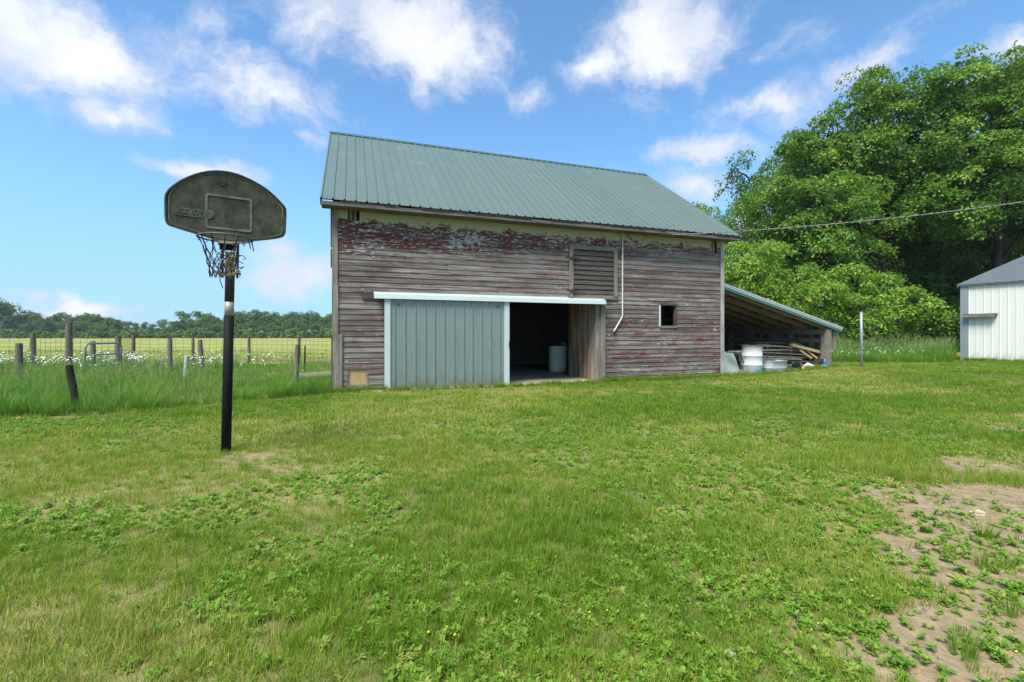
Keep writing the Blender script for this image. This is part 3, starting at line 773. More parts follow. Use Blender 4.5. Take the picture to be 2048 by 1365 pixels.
def band(name, o_, i_, mat, d0=.0, d1=.006, parent=bb):
    n = len(o_); b = MB(); vs = [Mb@Vector((x, z, d1)) for x, z in o_]+[Mb@Vector((x, z, d1)) for x, z in i_]+[Mb@Vector((x, z, d0)) for x, z in o_]+[Mb@Vector((x, z, d0)) for x, z in i_]
    b.add(vs, [(i, (i+1) % n, n+(i+1) % n, n+i) for i in range(n)]+[((i+1) % n, i, 2*n+i, 2*n+(i+1) % n) for i in range(n)]+[(n+i, n+(i+1) % n, 3*n+(i+1) % n, 3*n+i) for i in range(n)])
    return b.build(name, mat, parent)
band('board_rim', op, inset(op, .972), M_bb, -.03, .012)
band('border_moulding', inset(op, .945), inset(op, .925), M_bbl, .0, .004)
def rr(x0, x1, z0, z1, r, n=5):
    p = []
    for cx, cz, a0 in ((x1-r, z1-r, 0), (x0+r, z1-r, 90), (x0+r, z0+r, 180), (x1-r, z0+r, 270)):
        for k in range(n+1): a = R(a0+90*k/n); p.append((cx+r*math.cos(a), cz+r*math.sin(a)))
    return p
tx0, tz1_ = bp(456, 298); tx1, _ = bp(884, 360); tz0_ = bp(456, 622)[1]; tz1_ = bp(660, 328)[1]; tz0_ = bp(660, 640)[1]
band('target_square', rr(tx0, tx1, tz0_, tz1_, .025), rr(tx0+.02, tx1-.02, tz0_+.02, tz1_-.02, .015), M_bbl, 0, .006)
# worn moulded wordmark with a ball at its end (the letters are too worn to read): slanted letter strokes in a bar
la, lb = bp(190, 440), bp(440, 545); lc, _ = bp(440, 545)
wm = MB(); x0, x1 = la[0], lc; zt, zb = bp(320, 450)[1], bp(320, 512)[1]; hgt = zt-zb
def bar2(ax, az, bx, bz, wd, dep=.005): wm.beam(Mb@Vector((ax, az, dep/2)), Mb@Vector((bx, bz, dep/2)), wd, dep, tuple(bn))
sl_ = .35*hgt
bar2(x0+sl_, zt, x1, zt, .006); bar2(x0-.01, zb, x1, zb, .006); bar2(x0-.01, zb, x0+sl_, zt, .006)
glyph = ['LTMB', 'X', 'LTM', 'LTR', 'LTMB', 'I', 'LTM', 'LTB']
gw = (x1-x0-sl_)/len(glyph)
for k, g in enumerate(glyph):
    gx = x0+.012+k*gw; w_ = gw*.7; h0, h1 = zb+.012, zt-.012; s_ = .25*hgt
    if 'L' in g or g == 'I': bar2(gx, h0, gx+s_, h1, .006)
    if 'T' in g: bar2(gx+s_, h1, gx+s_+w_, h1, .005)
    if 'M' in g: bar2(gx+s_/2, (h0+h1)/2, gx+s_/2+w_*.8, (h0+h1)/2, .005)
    if 'B' in g: bar2(gx, h0, gx+w_, h0, .005)
    if 'R' in g: bar2(gx+w_, h0, gx+s_+w_, h1, .006)
    if g == 'X': bar2(gx, h0, gx+s_+w_, h1, .006); bar2(gx+s_*.3, h1, gx+w_, h0, .006)
wm.build('wordmark', M_bbl, bb)
bc_ = bp(488, 495); brd = .043
MB().prism([(bc_[0]+brd*math.cos(a), bc_[1]+brd*math.sin(a)) for a in np.linspace(0, 2*math.pi, 25)[:-1]], .007, Mb).build('ball_emblem', M_bbl, bb)
se = MB()
for pts_ in ([(-1, .1), (-.3, .25), (.4, .2), (1, -.05)], [(-.2, 1), (-.05, .3), (-.2, -.4), (-.4, -.9)], [(-.85, -.5), (-.3, -.3), (.2, -.45), (.6, -.8)], [(.3, .95), (.5, .3), (.7, -.3), (.75, -.6)]):
    se.tube([Mb@Vector((bc_[0]+a*brd*.96, bc_[1]+b*brd*.96, .0075)) for a, b in pts_], .0022, 5)
se.build('ball_seams', M_bb, bb)
sv = MB(); vx = bp(1165, 560)[0]; va_, vb_ = bp(1165, 640)[1], bp(1165, 495)[1]
for k in range(5):
    z0 = va_+k*(vb_-va_)/5; z1 = z0+(vb_-va_)/5*.72
    sv.beam(Mb@Vector((vx-.014, z0, .003)), Mb@Vector((vx+.014, z0, .003)), .004, .005, tuple(bn))
    sv.beam(Mb@Vector((vx+.014 if k % 2 else vx-.014, z0, .003)), Mb@Vector((vx+.014 if k % 2 else vx-.014, z1, .003)), .004, .005, tuple(bn))
    if k not in (1, 4): sv.beam(Mb@Vector((vx-.014, z1, .003)), Mb@Vector((vx+.014, z1, .003)), .004, .005, tuple(bn))
sv.build('edge_marking', M_bbl, bb)
# round worn emblem near the top
ez = bp(610, 205); MB().tube([Mb@Vector((ez[0]+.035*math.cos(a), ez[1]+.03*math.sin(a), .002)) for a in np.linspace(R(160), R(380), 16)], .003, 5).build('worn_emblem', M_bb, bb)
# rim, bracket, net
zrim = H+(HY-477)/F*4.2; RR = .215
rcv = BC+bn*.36; rcv.z = zrim; RC = hl(rcv)
rimp = [RC+br*RR*math.cos(a)+bn*RR*math.sin(a) for a in np.linspace(0, 2*math.pi, 49)]
rim = MB().tube(rimp, .0085, 8, False).build('rim', M_rim, hoop, True)
bx = lambda x0, x1, d0, d1, z0, z1: MB().box(x0, x1, z0, z1, d0, d1, Mb)
bx(-.055, .095, .0, .16, zrim-.012, zrim+.008).build('rim_bracket', M_band, hoop)
bx(-.05, .09, .0, .10, zrim-.055, zrim-.014).build('bracket_box', M_black, hoop)
bx(-.06, .10, -.08, -.031, zrim+.0, zrim+.34).build('mount_plate', M_black, hoop)
hk = MB()
for k in range(12):
    a = 2*math.pi*(k+.5)/12; p = RC+br*RR*math.cos(a)+bn*RR*math.sin(a)
    hk.tube([p+Vector((0, 0, -.006)), p+br*.012+Vector((0, 0, -.018)), p+Vector((0, 0, -.03)), p-br*.01+Vector((0, 0, -.02))], .003, 5)
hk.build('net_hooks', M_rim, rim)
rn_ = random.Random(4); net = MB(); nf = MB()
def netp(a, tt):     # tt 0 top .. 1 bottom; the torn net hangs drawn together, swung to one side
    r = RR*(1-.62*tt**.7); sway = br*(-.035*tt)
    return RC+br*r*math.cos(a)+bn*r*math.sin(a)+sway+Vector((0, 0, -.36*tt))
NS = 12
for k in range(NS):
    a0 = 2*math.pi*k/NS
    if math.cos(a0) > .6: continue          # torn away at the right
    for s in (1, -1):
        P_ = []
        for j in range(9):
            tt = j/8; tw2 = s*max(0, tt-.3)*1.5; P_.append(netp(a0+tw2, tt)+Vector((rn_.uniform(-.006, .006), rn_.uniform(-.006, .006), rn_.uniform(-.008, .008))))
        net.tube(P_, .0036, 5)
for k in range(26):                          # tangle caught round the bracket arms
    p = RC+br*rn_.uniform(-.03, .10)+bn*rn_.uniform(-.12, .05)+Vector((0, 0, -.19+rn_.uniform(-.07, .05))); P_ = [p]
    for j in range(4): p = p+Vector((rn_.uniform(-.05, .05), rn_.uniform(-.05, .05), rn_.uniform(-.06, .03))); P_.append(p)
    (nf if k % 2 else net).tube(P_, .004, 5)
for k in range(3):
    nf.tube([RC+br*(-.10+.05*j)+bn*(.05)+Vector((0, 0, -.31-.045*math.sin(j/4*math.pi)+.008*k)) for j in range(5)], .0055, 6)
for (x, L_) in ((.175, .09), (.2, .11), (.12, .07)):
    net.tube([RC+br*x+bn*.08+Vector((0, 0, -.01)), RC+br*(x+.012)+bn*.08+Vector((0, 0, -L_*.5)), RC+br*(x+.02)+bn*.085+Vector((0, 0, -L_))], .005, 5)
net.tube([RC+br*(-.05)+Vector((0, 0, -.33)), RC+br*(-.04)+Vector((0, 0, -.40)), RC+br*(-.02)+Vector((0, 0, -.46))], .004, 5)
net.build('net', M_cord, hoop); nf.build('frayed_net', M_cordt, hoop)
# pole and arms
ptop = at(461, 505, 4.95); ptop = hl(ptop)
def pl_(z): return Vector((ptop.x*z/ptop.z, 0, z))
zb1 = at(458, 632, 4.95).z-PB.z; zb2 = at(458, 604, 4.95).z-PB.z
MB().tube([pl_(-.3), pl_(zb1*.5), pl_(zb1)], .0475, 20).build('lower_pole', M_black, hoop, True)
MB().tube([pl_(zb1), pl_(zb2)], .044, 20).build('pole_band', M_band, hoop, True)
MB().tube([pl_(zb2), pl_(ptop.z)], .0455, 20).build('upper_pole', M_pbrown, hoop, True)
for s in (-1, 1):
    lo = pl_(1.93)+br*(.068*s)+bn*.02; hi = lo+bn*.42+Vector((0, 0, .38))
    a = MB().beam(lo-bn*.03-Vector((0, 0, .03)), hi, .022, .05, tuple(bn)).build('lift_arm', M_pbrown, hoop)
    MB().tube([pl_(1.93)-br*.001*s, lo+br*s*.03], .009, 8).build('bolt', M_rust, a)
    lo2 = pl_(2.13)+br*(.068*s)+bn*.0; hi2 = lo2+bn*.40+Vector((0, 0, .42))
    MB().beam(lo2, hi2, .02, .04, tuple(bn)).build('lift_arm', M_pbrown, hoop)
    MB().tube([pl_(2.11), lo2+br*s*.025], .008, 8).build('bolt', M_rust, hoop)
MB().tube([pl_(1.99)+bn*.05, pl_(1.95)+bn*.052, pl_(1.87)+bn*.055], .005, 6).build('adjuster_rod', M_band, hoop)

# ================================================================== THINGS UNDER THE LEAN-TO
def gpos(px, v):   # world xy on the line at depth v behind the front wall plane
    P = Vector((*b2w(0, v), 0)); q = hit(px, 669, P, FN); return q.x, q.y
def thing(name, px, v, label, cat, rz=None, group=None, dz=0.):
    x, y = gpos(px, v); o = empty(name, (x, y, gzf(x, y)+dz), AN if rz is None else rz); return tag(o, label, cat, group)
def drum(o, mat, r=.29, h=.88, rust=True):
    pr = [(0, .0), (r-.01, .0), (r, .012)]
    for zc in (h*.335, h*.66):
        pr += [(r, zc-.03), (r+.012, zc-.012), (r+.014, zc), (r+.012, zc+.012), (r, zc+.03)]
    pr += [(r, h-.02), (r+.008, h-.012), (r+.008, h), (r-.012, h), (r-.014, h-.02)]
    b = MB().lathe(pr, 36).build('drum_body', mat, o, True); smooth_by_angle(b, 50)
    return b
dm1 = thing('steel_drum', 1504, .35, 'white steel drum with rusty rim standing under the lean-to', 'drum')
drum(dm1, M_drum); MB().lathe([(.0, .858), (.278, .858), (.279, .866), (0, .866)], 30).build('drum_lid', M_rust, dm1)
MB().lathe([(.283, .868), (.302, .868), (.304, .882), (.284, .884), (.283, .868)], 36).build('rusty_rim', M_rust, dm1, True)
lb_ = MB(); n_ = 8
vs = [];
for k in range(n_+1):
    a = R(-120)+R(50)*k/n_
    for z in (.04, .17): vs.append((.2925*math.cos(a), .2925*math.sin(a), z))
lb_.add(vs, [(2*k, 2*k+2, 2*k+3, 2*k+1) for k in range(n_)]).build('teal_label', M_teal, dm1)
fx, fy = gpos(1116, 0); Yd = F*(H-.035)/(744.-HY); xd = (1115.5-1024)/F*Yd
dm2 = empty('plastic_drum', (xd, Yd, .035)); tag(dm2, 'cream plastic drum standing on the concrete floor inside the barn doorway', 'drum')
b_ = MB().lathe([(0, 0), (.27, 0), (.295, .03), (.300, .28), (.294, .30), (.300, .32), (.303, .58), (.296, .60), (.302, .62), (.296, .84), (.28, .86), (.262, .862), (.26, .80), (0, .80)], 36).build('drum_body', M_drumy, dm2, True); smooth_by_angle(b_, 60)
MB().lathe([(.262, .855), (.29, .865), (.292, .90), (.265, .91), (.0, .905)], 36).build('lid', M_black2, dm2, True)
MB().tube([(.12, -.2, .93), (.2, -.15, .94), (.26, -.08, .92)], .02, 8).build('bag_scrap', M_bag, dm2)
# stock tank
tk = thing('stock_tank', 1548, .30, 'low oval galvanised stock tank full of weeds under the lean-to', 'tank')
b_ = MB().lathe([(0, .02), (.36, .02), (.37, 0), (.385, .03), (.39, .14), (.395, .15), (.39, .16), (.395, .34), (.41, .35), (.41, .372), (.39, .372), (.38, .34), (.37, .06), (0, .05)], 40, sx=1.12, sy=.75).build('tank_body', M_galv, tk, True); smooth_by_angle(b_, 50)
MB().tube([(.40*1.12*math.cos(a), .40*.75*math.sin(a), .365) for a in np.linspace(0, 2*math.pi, 41)], .014, 6, False).build('rolled_rim', M_pipe, tk, True)
# panel and folding chair frame by the barn corner
pn = thing('leaning_panel', 1464, .55, 'pale green scratched panel leaning against the barn corner under the lean-to', 'panel')
b_ = MB().prism([(-.32, 0), (.36, 0), (.16, .72), (-.32, .74)], .03, Matrix.Translation((0, 0, .0)) @ Matrix.Rotation(R(78), 4, 'X')).build('sheet', M_pgreen, pn)
fr = thing('chair_frame', 1478, .38, 'rusty green folding chair frame with loose slats by the barn corner', 'chair frame')
for (a, b) in (((-.28, .05, .72), (.02, .02, .70)), ((.0, .02, .70), (.16, -.06, .0)), ((-.30, .2, .70), (-.05, .15, .68)), ((.05, .05, .62), (.22, .1, .0)), ((.1, .0, .1), (.24, .1, .13))):
    MB().tube([a, b], .014, 8).build('tube', M_dgreen, fr)
for (a, b) in (((-.34, .08, .75), (.10, .02, .72)), ((.09, .03, .71), (.27, .0, .19))):
    MB().beam(a, b, .05, .025).build('slat', M_pile, fr)
MB().box(.12, .36, -.08, .14, .05, .16).build('wood_block', M_pile, fr)
# lumber pile: every plank is a thing
lg_ = random.Random(12)
GRP = 'planks of the lumber heap'
def plank(px0, py0, v0, px1, py1, v1, wd=.14, th=.03, mat=M_pile, name='plank', label='weathered grey brown plank lying in the lumber heap under the lean-to', group=GRP, bow=0.):
    P0 = hit(px0, py0, Vector((*b2w(0, v0), 0)), FN); P1 = hit(px1, py1, Vector((*b2w(0, v1), 0)), FN)
    o = MB(); n = 5; dvec = P1-P0; L_ = dvec.length; zax = dvec.normalized(); side = zax.cross(Vector((0, 0, 1))).normalized(); upv = side.cross(zax)
    vs = []
    for k in range(n):
        f = k/(n-1); c = zax*(L_*f)+upv*(bow*4*f*(1-f)); tw3 = .0
        for sx, sy in ((-1, -1), (1, -1), (1, 1), (-1, 1)): vs.append(c+side*(sx*wd/2)+upv*(sy*th/2))
    fs = [(3, 2, 1, 0), tuple(4*(n-1)+q for q in range(4))]
    for k in range(n-1):
        for q in range(4): fs.append((4*k+q, 4*k+(q+1) % 4, 4*k+4+(q+1) % 4, 4*k+4+q))
    # store along local z so the grain follows the board
    q = zax.to_track_quat('Z', 'Y'); inv = q.inverted()
    o.add([inv@v for v in vs], fs); b = o.build(name, mat); b.location = P0; b.rotation_mode = 'QUATERNION'; b.rotation_quaternion = q
    return tag(b, label, 'plank', group)
rows = [(748, .72), (743, .66), (738, .72), (733, .66), (728, .62), (723, .68), (718, .62), (712, .70), (706, .66), (701, .75), (696, .80), (691, .88)]
for k, (py, v) in enumerate(rows):
    for q in range(3):
        a = 1462+lg_.uniform(0, 55)+(60 if py > 730 else 0); b = lg_.uniform(1592, 1628)-(12 if py < 700 else 0)-(44 if py < 692 else 0)
        plank(a, py+lg_.uniform(-3, 3), v+q*.28+lg_.uniform(-.05, .05), b, py+lg_.uniform(-1, 5), v+q*.28+lg_.uniform(-.1, .1), lg_.uniform(.11, .2), lg_.uniform(.025, .05), M_pile if lg_.random() < .72 else M_greyx, bow=lg_.uniform(-.01, .05))
plank(1505, 686, 1.2, 1568, 687, 1.3, .18, .035, M_greyx, bow=.02)
NL = 'fresh yellow pine board {} the lumber heap'
plank(1582, 690, .65, 1644, 706, .45, .14, .09, M_new, 'pine_board', 'longest fresh yellow pine board thrown across the top of the lumber heap', None)
plank(1585, 686, 1.2, 1640, 700, 1.15, .1, .05, M_new, 'pine_board', 'thin fresh pine board behind the long one on the lumber heap', None)
plank(1598, 700, .62, 1622, 717, .5, .1, .05, M_new, 'pine_board', 'short steep fresh pine board leaning against the lumber heap, inner one', None)
plank(1612, 701, .62, 1633, 717, .48, .12, .05, M_new, 'pine_board', 'short steep fresh pine board leaning against the lumber heap, beside the end post', None)
plank(1528, 726, .45, 1566, 733, .5, .12, .03, M_grey, 'plank', 'pale plank slanting from the white drum down to the stock tank', None)
plank(1525, 722, .75, 1545, 727, .8, .1, .03, M_grey, 'plank', 'short grey board end lying behind the stock tank', None)
def rod(name, label, pts, r=.014):
    P = [hit(px, py, Vector((*b2w(0, v), 0)), FN) for px, py, v in pts]; o = empty(name, tuple(P[-1])); tag(o, label, 'rod')
    MB().tube([p-P[-1] for p in P], r, 8).build('bar', M_rust, o, True); return o
rod('rack_upright', 'rusty iron stake bracing the lumber heap behind the stock tank', [(1535, 687, .55), (1535.5, 705, .55), (1536, 745, .55)])
rod('rack_upright', 'bent rusty iron stake bracing the lumber heap near its pine boards', [(1581, 690, .52), (1583, 712, .52), (1588, 748, .5)])
rod('bent_rod', 'thin bowed rod arching out of the lumber heap above the chair frame', [(1510, 690, .8), (1488, 697, .75), (1474, 708, .7), (1466, 730, .68)], .007)
# odds and ends by the end post
def blob(name, parent, mat, n, rad, seed, flat=.7):
    bm = bmesh.new(); bmesh.ops.create_icosphere(bm, subdivisions=3, radius=1)
    for v in bm.verts:
        k = 1+.35*mnoise.noise(v.co*1.7+Vector((seed, 0, 0)))+.22*mnoise.noise(v.co*4+Vector((0, seed, 0))); v.co = Vector((v.co.x*rad[0], v.co.y*rad[1], max(-.5, v.co.z)*rad[2]))*k
    mz = min(v.co.z for v in bm.verts)
    for v in bm.verts: v.co.z -= mz
    me = bpy.data.meshes.new(name); bm.to_mesh(me); bm.free(); me.materials.append(mat)
    o = bpy.data.objects.new(name, me); COL.objects.link(o); o.parent = parent; return o
def blob_thing(name, px, v, label, cat, mat, rad, seed, dz=-.02):
    x, y = gpos(px, v); o = blob(name, None, mat, 3, rad, seed); o.location = (x, y, gzf(x, y)+dz); o.rotation_euler.z = AN; return tag(o, label, cat)
blob_thing('plastic_bag', 1618, .28, 'crumpled white plastic bag lying in front of the lumber heap', 'bag', M_bag, (.20, .12, .13), 1.3)
blob_thing('plastic_bag', 1606, .22, 'small torn white bag scrap beside the larger crumpled bag', 'bag', M_bag, (.10, .08, .07), 5.1)
blob_thing('field_stone', 1592, .18, 'pale rounded stone lying before the lumber heap', 'stone', M_rock, (.10, .08, .07), 2.2)
blob_thing('field_stone', 1601, .45, 'rust brown stone behind the pale stone before the lumber heap', 'stone', M_rust, (.14, .1, .13), 3.7)
bk = thing('black_bucket', 1586, .25, 'black plastic bucket tipped over before the lumber heap', 'bucket')
b_ = MB().lathe([(0, 0), (.10, 0), (.135, .24), (.145, .25), (.13, .25), (.095, .02), (0, .02)], 20).build('bucket_body', M_black2, bk, True); b_.rotation_euler = (R(70), R(20), R(30)); b_.location = (0, .05, .13)
MB().tube([(.13*math.cos(a)-.06, -.08, .12+.15*math.sin(a)) for a in np.linspace(0, R(180), 10)], .005, 6).build('bail_handle', M_pipe, bk)
cn = thing('blue_can', 1650, .05, 'blue paint can standing on a white tub by the end post of the lean-to', 'can', dz=.11)
cn.scale = (.75, .75, .75)
b_ = MB().lathe([(0, 0), (.085, 0), (.09, .01), (.085, .02), (.085, .18), (.06, .21), (.05, .21), (0, .21)], 20).build('can_body', M_blue, cn, True); smooth_by_angle(b_)
MB().lathe([(.0, .21), (.03, .21), (.03, .235), (0, .24)], 14).build('can_cap', M_bag, cn)
tb = thing('white_tub', 1648, .05, 'small white and teal tub at the foot of the lean-to end post', 'tub')
tb.scale = (.8, .8, .68); MB().lathe([(0, 0), (.11, 0), (.13, .15), (.138, .16), (0, .16)], 20).build('tub_body', M_bag, tb, True); MB().lathe([(.1285, .10), (.132, .13), (.136, .15)], 20).build('tub_band', M_teal, tb)
bx_ = thing('dark_crate', 1638, .3, 'dark broken crate between the plastic bag and the blue can', 'crate')
for (a, b, c, d_) in ((-.12, .12, 0, .10), (-.12, .12, .13, .22)):
    MB().box(a, b, -.1, -.08, c, d_).build('slat', M_black2, bx_); MB().box(a, b, .08, .1, c, d_).build('slat', M_black2, bx_)
for x in (-.12, .105): MB().box(x, x+.02, -.08, .08, 0, .3).build('end_board', M_dark, bx_)
MB().box(-.1, .02, -.06, .06, .02, .27).build('contents', M_rust, bx_)

# ================================================================== FENCES
def post(px, top, Y, wpx, name, label, mat, lean_px=0, group=None, cap=False):
    x = (px-1024)/F*Y; g = gzf(x, Y); zt = H+(HY-top)/F*Y; r = wpx*Y/F/2
    lx = lean_px*Y/F
    o = MB(); n = 7; pts = [Vector((lx*f*f if False else lx*f, 0, (zt-g)*f)) for f in np.linspace(0, 1, n)]; pts[0] = pts[0]+Vector((0, 0, -.25))
    b = o.tube(pts, [r*(1.08-.12*f+.03*math.sin(f*17+px)) for f in np.linspace(0, 1, n)], 10).build(name, mat, smooth=True)
    b.location = (x, Y, g); smooth_by_angle(b, 50)
    tag(b, label, 'post', group); return b, zt
post(155, 731, 7.55, 12, 'fence_post', 'dark rotten fence post leaning over at the edge of the mown lawn', M_postd, -17)
post(38, 687, 13, 11.5, 'fence_post', 'grey round fence post among daisies left of the green tube gate', M_post)
post(592, 690, 10.6, 8.5, 'fence_post', 'slim brown post in tall grass close to the barn corner', M_post, 3)
post(340, 677, 14, 8.5, 'fence_post', 'grey round post between the tube gate and the basketball pole', M_post)
post(405, 680, 14.5, 8, 'fence_post', 'brown post tilted slightly just left of the basketball pole', M_post, -5)
post(370, 712, 12.2, 8.5, 'fence_post', 'short pale birch stake standing in tall grass', M_postw, 4)
post(186, 683, 17.3, 9, 'fence_post', 'grey post seen through the tube gate', M_post)
post(236, 673, 16.6, 10.5, 'gate_post', 'thick dark gate post at the hinge end of the tube gate', M_post)
post(66, 667, 18, 9.5, 'fence_post', 'grey fence post carrying the wire mesh, next to the tallest post', M_post)
post(138, 646, 17.2, 11, 'fence_post', 'tallest brown fence post standing above the wire mesh', M_post)
FP = 'posts of the far wire fence'
for px, top, Y, wd in ((267, 671, 21, 6.5), (386, 674, 22, 5.5), (498, 673, 21.5, 5.5), (598, 669, 20, 5.8)):
    post(px, top, Y, wd, 'fence_post', 'slim grey post of the far wire fence along the hay field', M_post, 0, FP)
post(609, 692, 15, 2.6, 'steel_stake', 'thin dark steel fence stake beside the slim brown post', M_black, 1)
# woven wire
fpts = [((-160-1024)/F*17, 17.), ((66-1024)/F*18, 17.9), ((138-1024)/F*17.2, 17.1), ((236-1024)/F*16.6, 16.5), ((267-1024)/F*21, 20.9), ((386-1024)/F*22, 21.9), ((498-1024)/F*21.5, 21.4), ((598-1024)/F*20, 19.9), b2w(-.05, BD)]
wf = empty('wire_fence', (fpts[1][0], fpts[1][1], 0)); tag(wf, 'rusty woven wire mesh fence strung between the grey posts', 'fence')
O_ = Vector((fpts[1][0], fpts[1][1], 0)); fr_ = random.Random(6)
for k in range(len(fpts)-1):
    a = Vector((*fpts[k], 0)); b = Vector((*fpts[k+1], 0)); L_ = (b-a).length; hw = MB(); vw = MB(); n = max(2, int(L_/.32))
    def wp(f, z): p = a.lerp(b, f); return p-O_+Vector((0, 0, z+.02*math.sin(f*9+z*5+k)+.03*math.sin(f*math.pi)*(-1)))
    for z in (.12, .3, .48, .66, .84, 1.02, 1.16):
        hw.tube([wp(f, z) for f in np.linspace(0, 1, 9)], .0045, 5)
    for q in range(1, n):
        f = q/n+fr_.uniform(-.006, .006); vw.tube([wp(f, .12), wp(f+fr_.uniform(-.004, .004), .6), wp(f, 1.16)], .0045, 5)
    hw.build('line_wires', M_rust, wf); vw.build('stay_wires', M_rust, wf)
# tube gate
g0 = at(170, 700, 13.5); g1 = at(242, 700, 14.9); gd = Vector((g1.x-g0.x, g1.y-g0.y, 0)); gl = gd.length
gt = empty('tube_gate', (g0.x, g0.y, gzf(g0.x, g0.y)), math.atan2(gd.y, gd.x)); tag(gt, 'small green tube gate with three rails standing in tall grass', 'gate')
zt_ = 1.005; r_ = .16; rr_ = .03
fp = [(0, 0, .0), (0, 0, zt_-r_)]+[(r_-r_*math.cos(a), 0, zt_-r_+r_*math.sin(a)) for a in np.linspace(.2, math.pi/2, 6)]
fp += [(gl-r_+r_*math.sin(a), 0, zt_-r_+r_*math.cos(a)) for a in np.linspace(0, math.pi/2-.2, 6)]+[(gl, 0, zt_-r_), (gl, 0, .0)]
MB().tube(fp, rr_, 12).build('gate_frame', M_gate, gt, True)
for z in (.34, .665): MB().tube([(0.02, 0, z), (gl-.02, 0, z)], rr_*.85, 10).build('rail', M_gate, gt, True)
for z in (.3, .75): MB().tube([(gl+.01, -.02, z), (gl+.07, 0, z), (gl+.11, .03, z)], .012, 6).build('hinge', M_rust, gt)
# fallen log behind the barn corner
lgx = at(632, 750, 12.4); lo_ = MB().tube([(-.55, 0, 0), (0, .05, .03), (.5, .12, .06), (.72, .2, .04)], [.10, .11, .12, .09], 10).build('fallen_log', M_grey, smooth=True)
lo_.location = (lgx.x, lgx.y, gzf(lgx.x, lgx.y)+.12); tag(lo_, 'grey weathered log lying in tall grass against the barn end wall', 'log')
# stick, scraps and stones on the bare ground
def gpx(px, py): Y = F*H/(py-HY); return (px-1024)/F*Y, Y
sx_, sy_ = gpx(1595, 1228); st = MB().tube([(0, 0, 0), (.05, .06, .006), (.085, .14, .004), (.09, .19, .01)], [.007, .008, .006, .003], 7).build('stick', M_dark, smooth=True); st.location = (sx_-.05, sy_-.08, gzf(sx_, sy_)+.012); tag(st, 'short dark stick lying on the sandy ground', 'stick')
sx_, sy_ = gpx(1460, 1315); pp = blob('paper_scrap', None, M_bag, 3, (.018, .013, .010), 8.); pp.location = (sx_, sy_, gzf(sx_, sy_)+.012); tag(pp, 'crumpled white paper scrap among weeds', 'scrap')
sx_, sy_ = gpx(1957, 1031); pp = blob('pale_stone', None, wood_mat('pale_stone', (.45, .36, .22), (.55, .45, .3)), 3, (.05, .03, .02), 3.); pp.location = (sx_, sy_, gzf(sx_, sy_)); tag(pp, 'small pale yellow stone on the sandy ground', 'stone')
sx_, sy_ = gpx(38, 840); pp = blob('orange_stone', None, M_ply, 3, (.035, .03, .03), 6.); pp.location = (sx_, sy_, gzf(sx_, sy_)+.01); tag(pp, 'small orange brown stone at the edge of the tall grass', 'stone')
# ================================================================== VEGETATION
def leaf_mat(name, lush, mid, dry, trans=.35, inst=True, rough=.6):
    m, t = new_mat(name)
    tint = t.attr('tint', 'INSTANCER' if inst else 'GEOMETRY')
    co = t.coord('Object'); v = t.attr('shade')
    c = t.mix(t.ss(tint, .0, .5), lush, mid); c = t.mix(t.ss(tint, .5, 1.), c, dry)
    c = t.mix(t.math('MULTIPLY', t.math('SUBTRACT', 1., v), .5), c, tuple(q*.45 for q in mid))
    p = t.node('ShaderNodeBsdfPrincipled'); t._in(p.inputs['Base Color'], c); p.inputs['Roughness'].default_value = rough; p.inputs['Specular IOR Level'].default_value = .3
    tr = t.node('ShaderNodeBsdfTranslucent'); t._in(tr.inputs[0], t.mix(.5, c, tuple(min(1, q*1.6) for q in mid)))
    mx = t.node('ShaderNodeMixShader'); mx.inputs[0].default_value = trans
    t.l.new(p.outputs[0], mx.inputs[1]); t.l.new(tr.outputs[0], mx.inputs[2]); t.l.new(mx.outputs[0], t.out.inputs[0]); return m
M_grass = leaf_mat('lawn_grass', (.115, .235, .012), (.225, .325, .026), (.46, .39, .13))
M_tall = leaf_mat('tall_grass', (.080, .215, .014), (.14, .29, .026), (.33, .35, .12), .28)
M_weed = leaf_mat('weed_leaf', (.125, .26, .024), (.205, .36, .038), (.36, .40, .09))
M_seed = paint_metal('grass_seed_heads', (.26, .32, .11), .8, (.22, .27, .10), .3, 0, .1)
M_flower = paint_metal('white_petals', (.80, .80, .74), .7, (.7, .7, .5), .2, 0, .2)
M_yel = paint_metal('yellow_petals', (.75, .55, .03), .7, (.6, .45, .02), .2, 0, .2)

def proto(name, V, Fc, shade, mat, extra=None):
    me = bpy.data.meshes.new(name); me.from_pydata(V, [], Fc); me.materials.append(mat)
    a = me.attributes.new('shade', 'FLOAT', 'POINT'); a.data.foreach_set('value', np.array(shade, np.float32))
    if extra: me.materials.append(extra[0]); me.polygons.foreach_set('material_index', [1 if i in extra[1] else 0 for i in range(len(Fc))])
    me.update(); return bpy.data.objects.new(name, me)
def blade(V, Fc, S, base, az, L, wd, bend, lean0, rn, seg=3):
    "one curved tapering blade"
    dx, dy = math.cos(az), math.sin(az); tx, ty = -dy, dx
    if rn: tw = rn.uniform(-.6, .6)
    else: tw = 0
    tx, ty = math.cos(az+1.57+tw), math.sin(az+1.57+tw)
    o = len(V); x = y = z = 0.; an = lean0; n = seg; k0 = rn.uniform(.55, 1.)
    for i in range(n+1):
        f = i/n; ww = wd*(1-f**1.5)*.5
        px, py, pz = base[0]+x*dx, base[1]+x*dy, base[2]+z
        if i < n: V += [(px-tx*ww, py-ty*ww, pz), (px+tx*ww, py+ty*ww, pz)]; S += [k0]*2
        else: V.append((px, py, pz)); S.append(k0)
        st = L/n; x += st*math.sin(an); z += st*math.cos(an); an += bend/n
    for i in range(n-1): Fc.append((o+2*i, o+2*i+1, o+2*i+3, o+2*i+2))
    Fc.append((o+2*n-2, o+2*n-1, o+2*n))
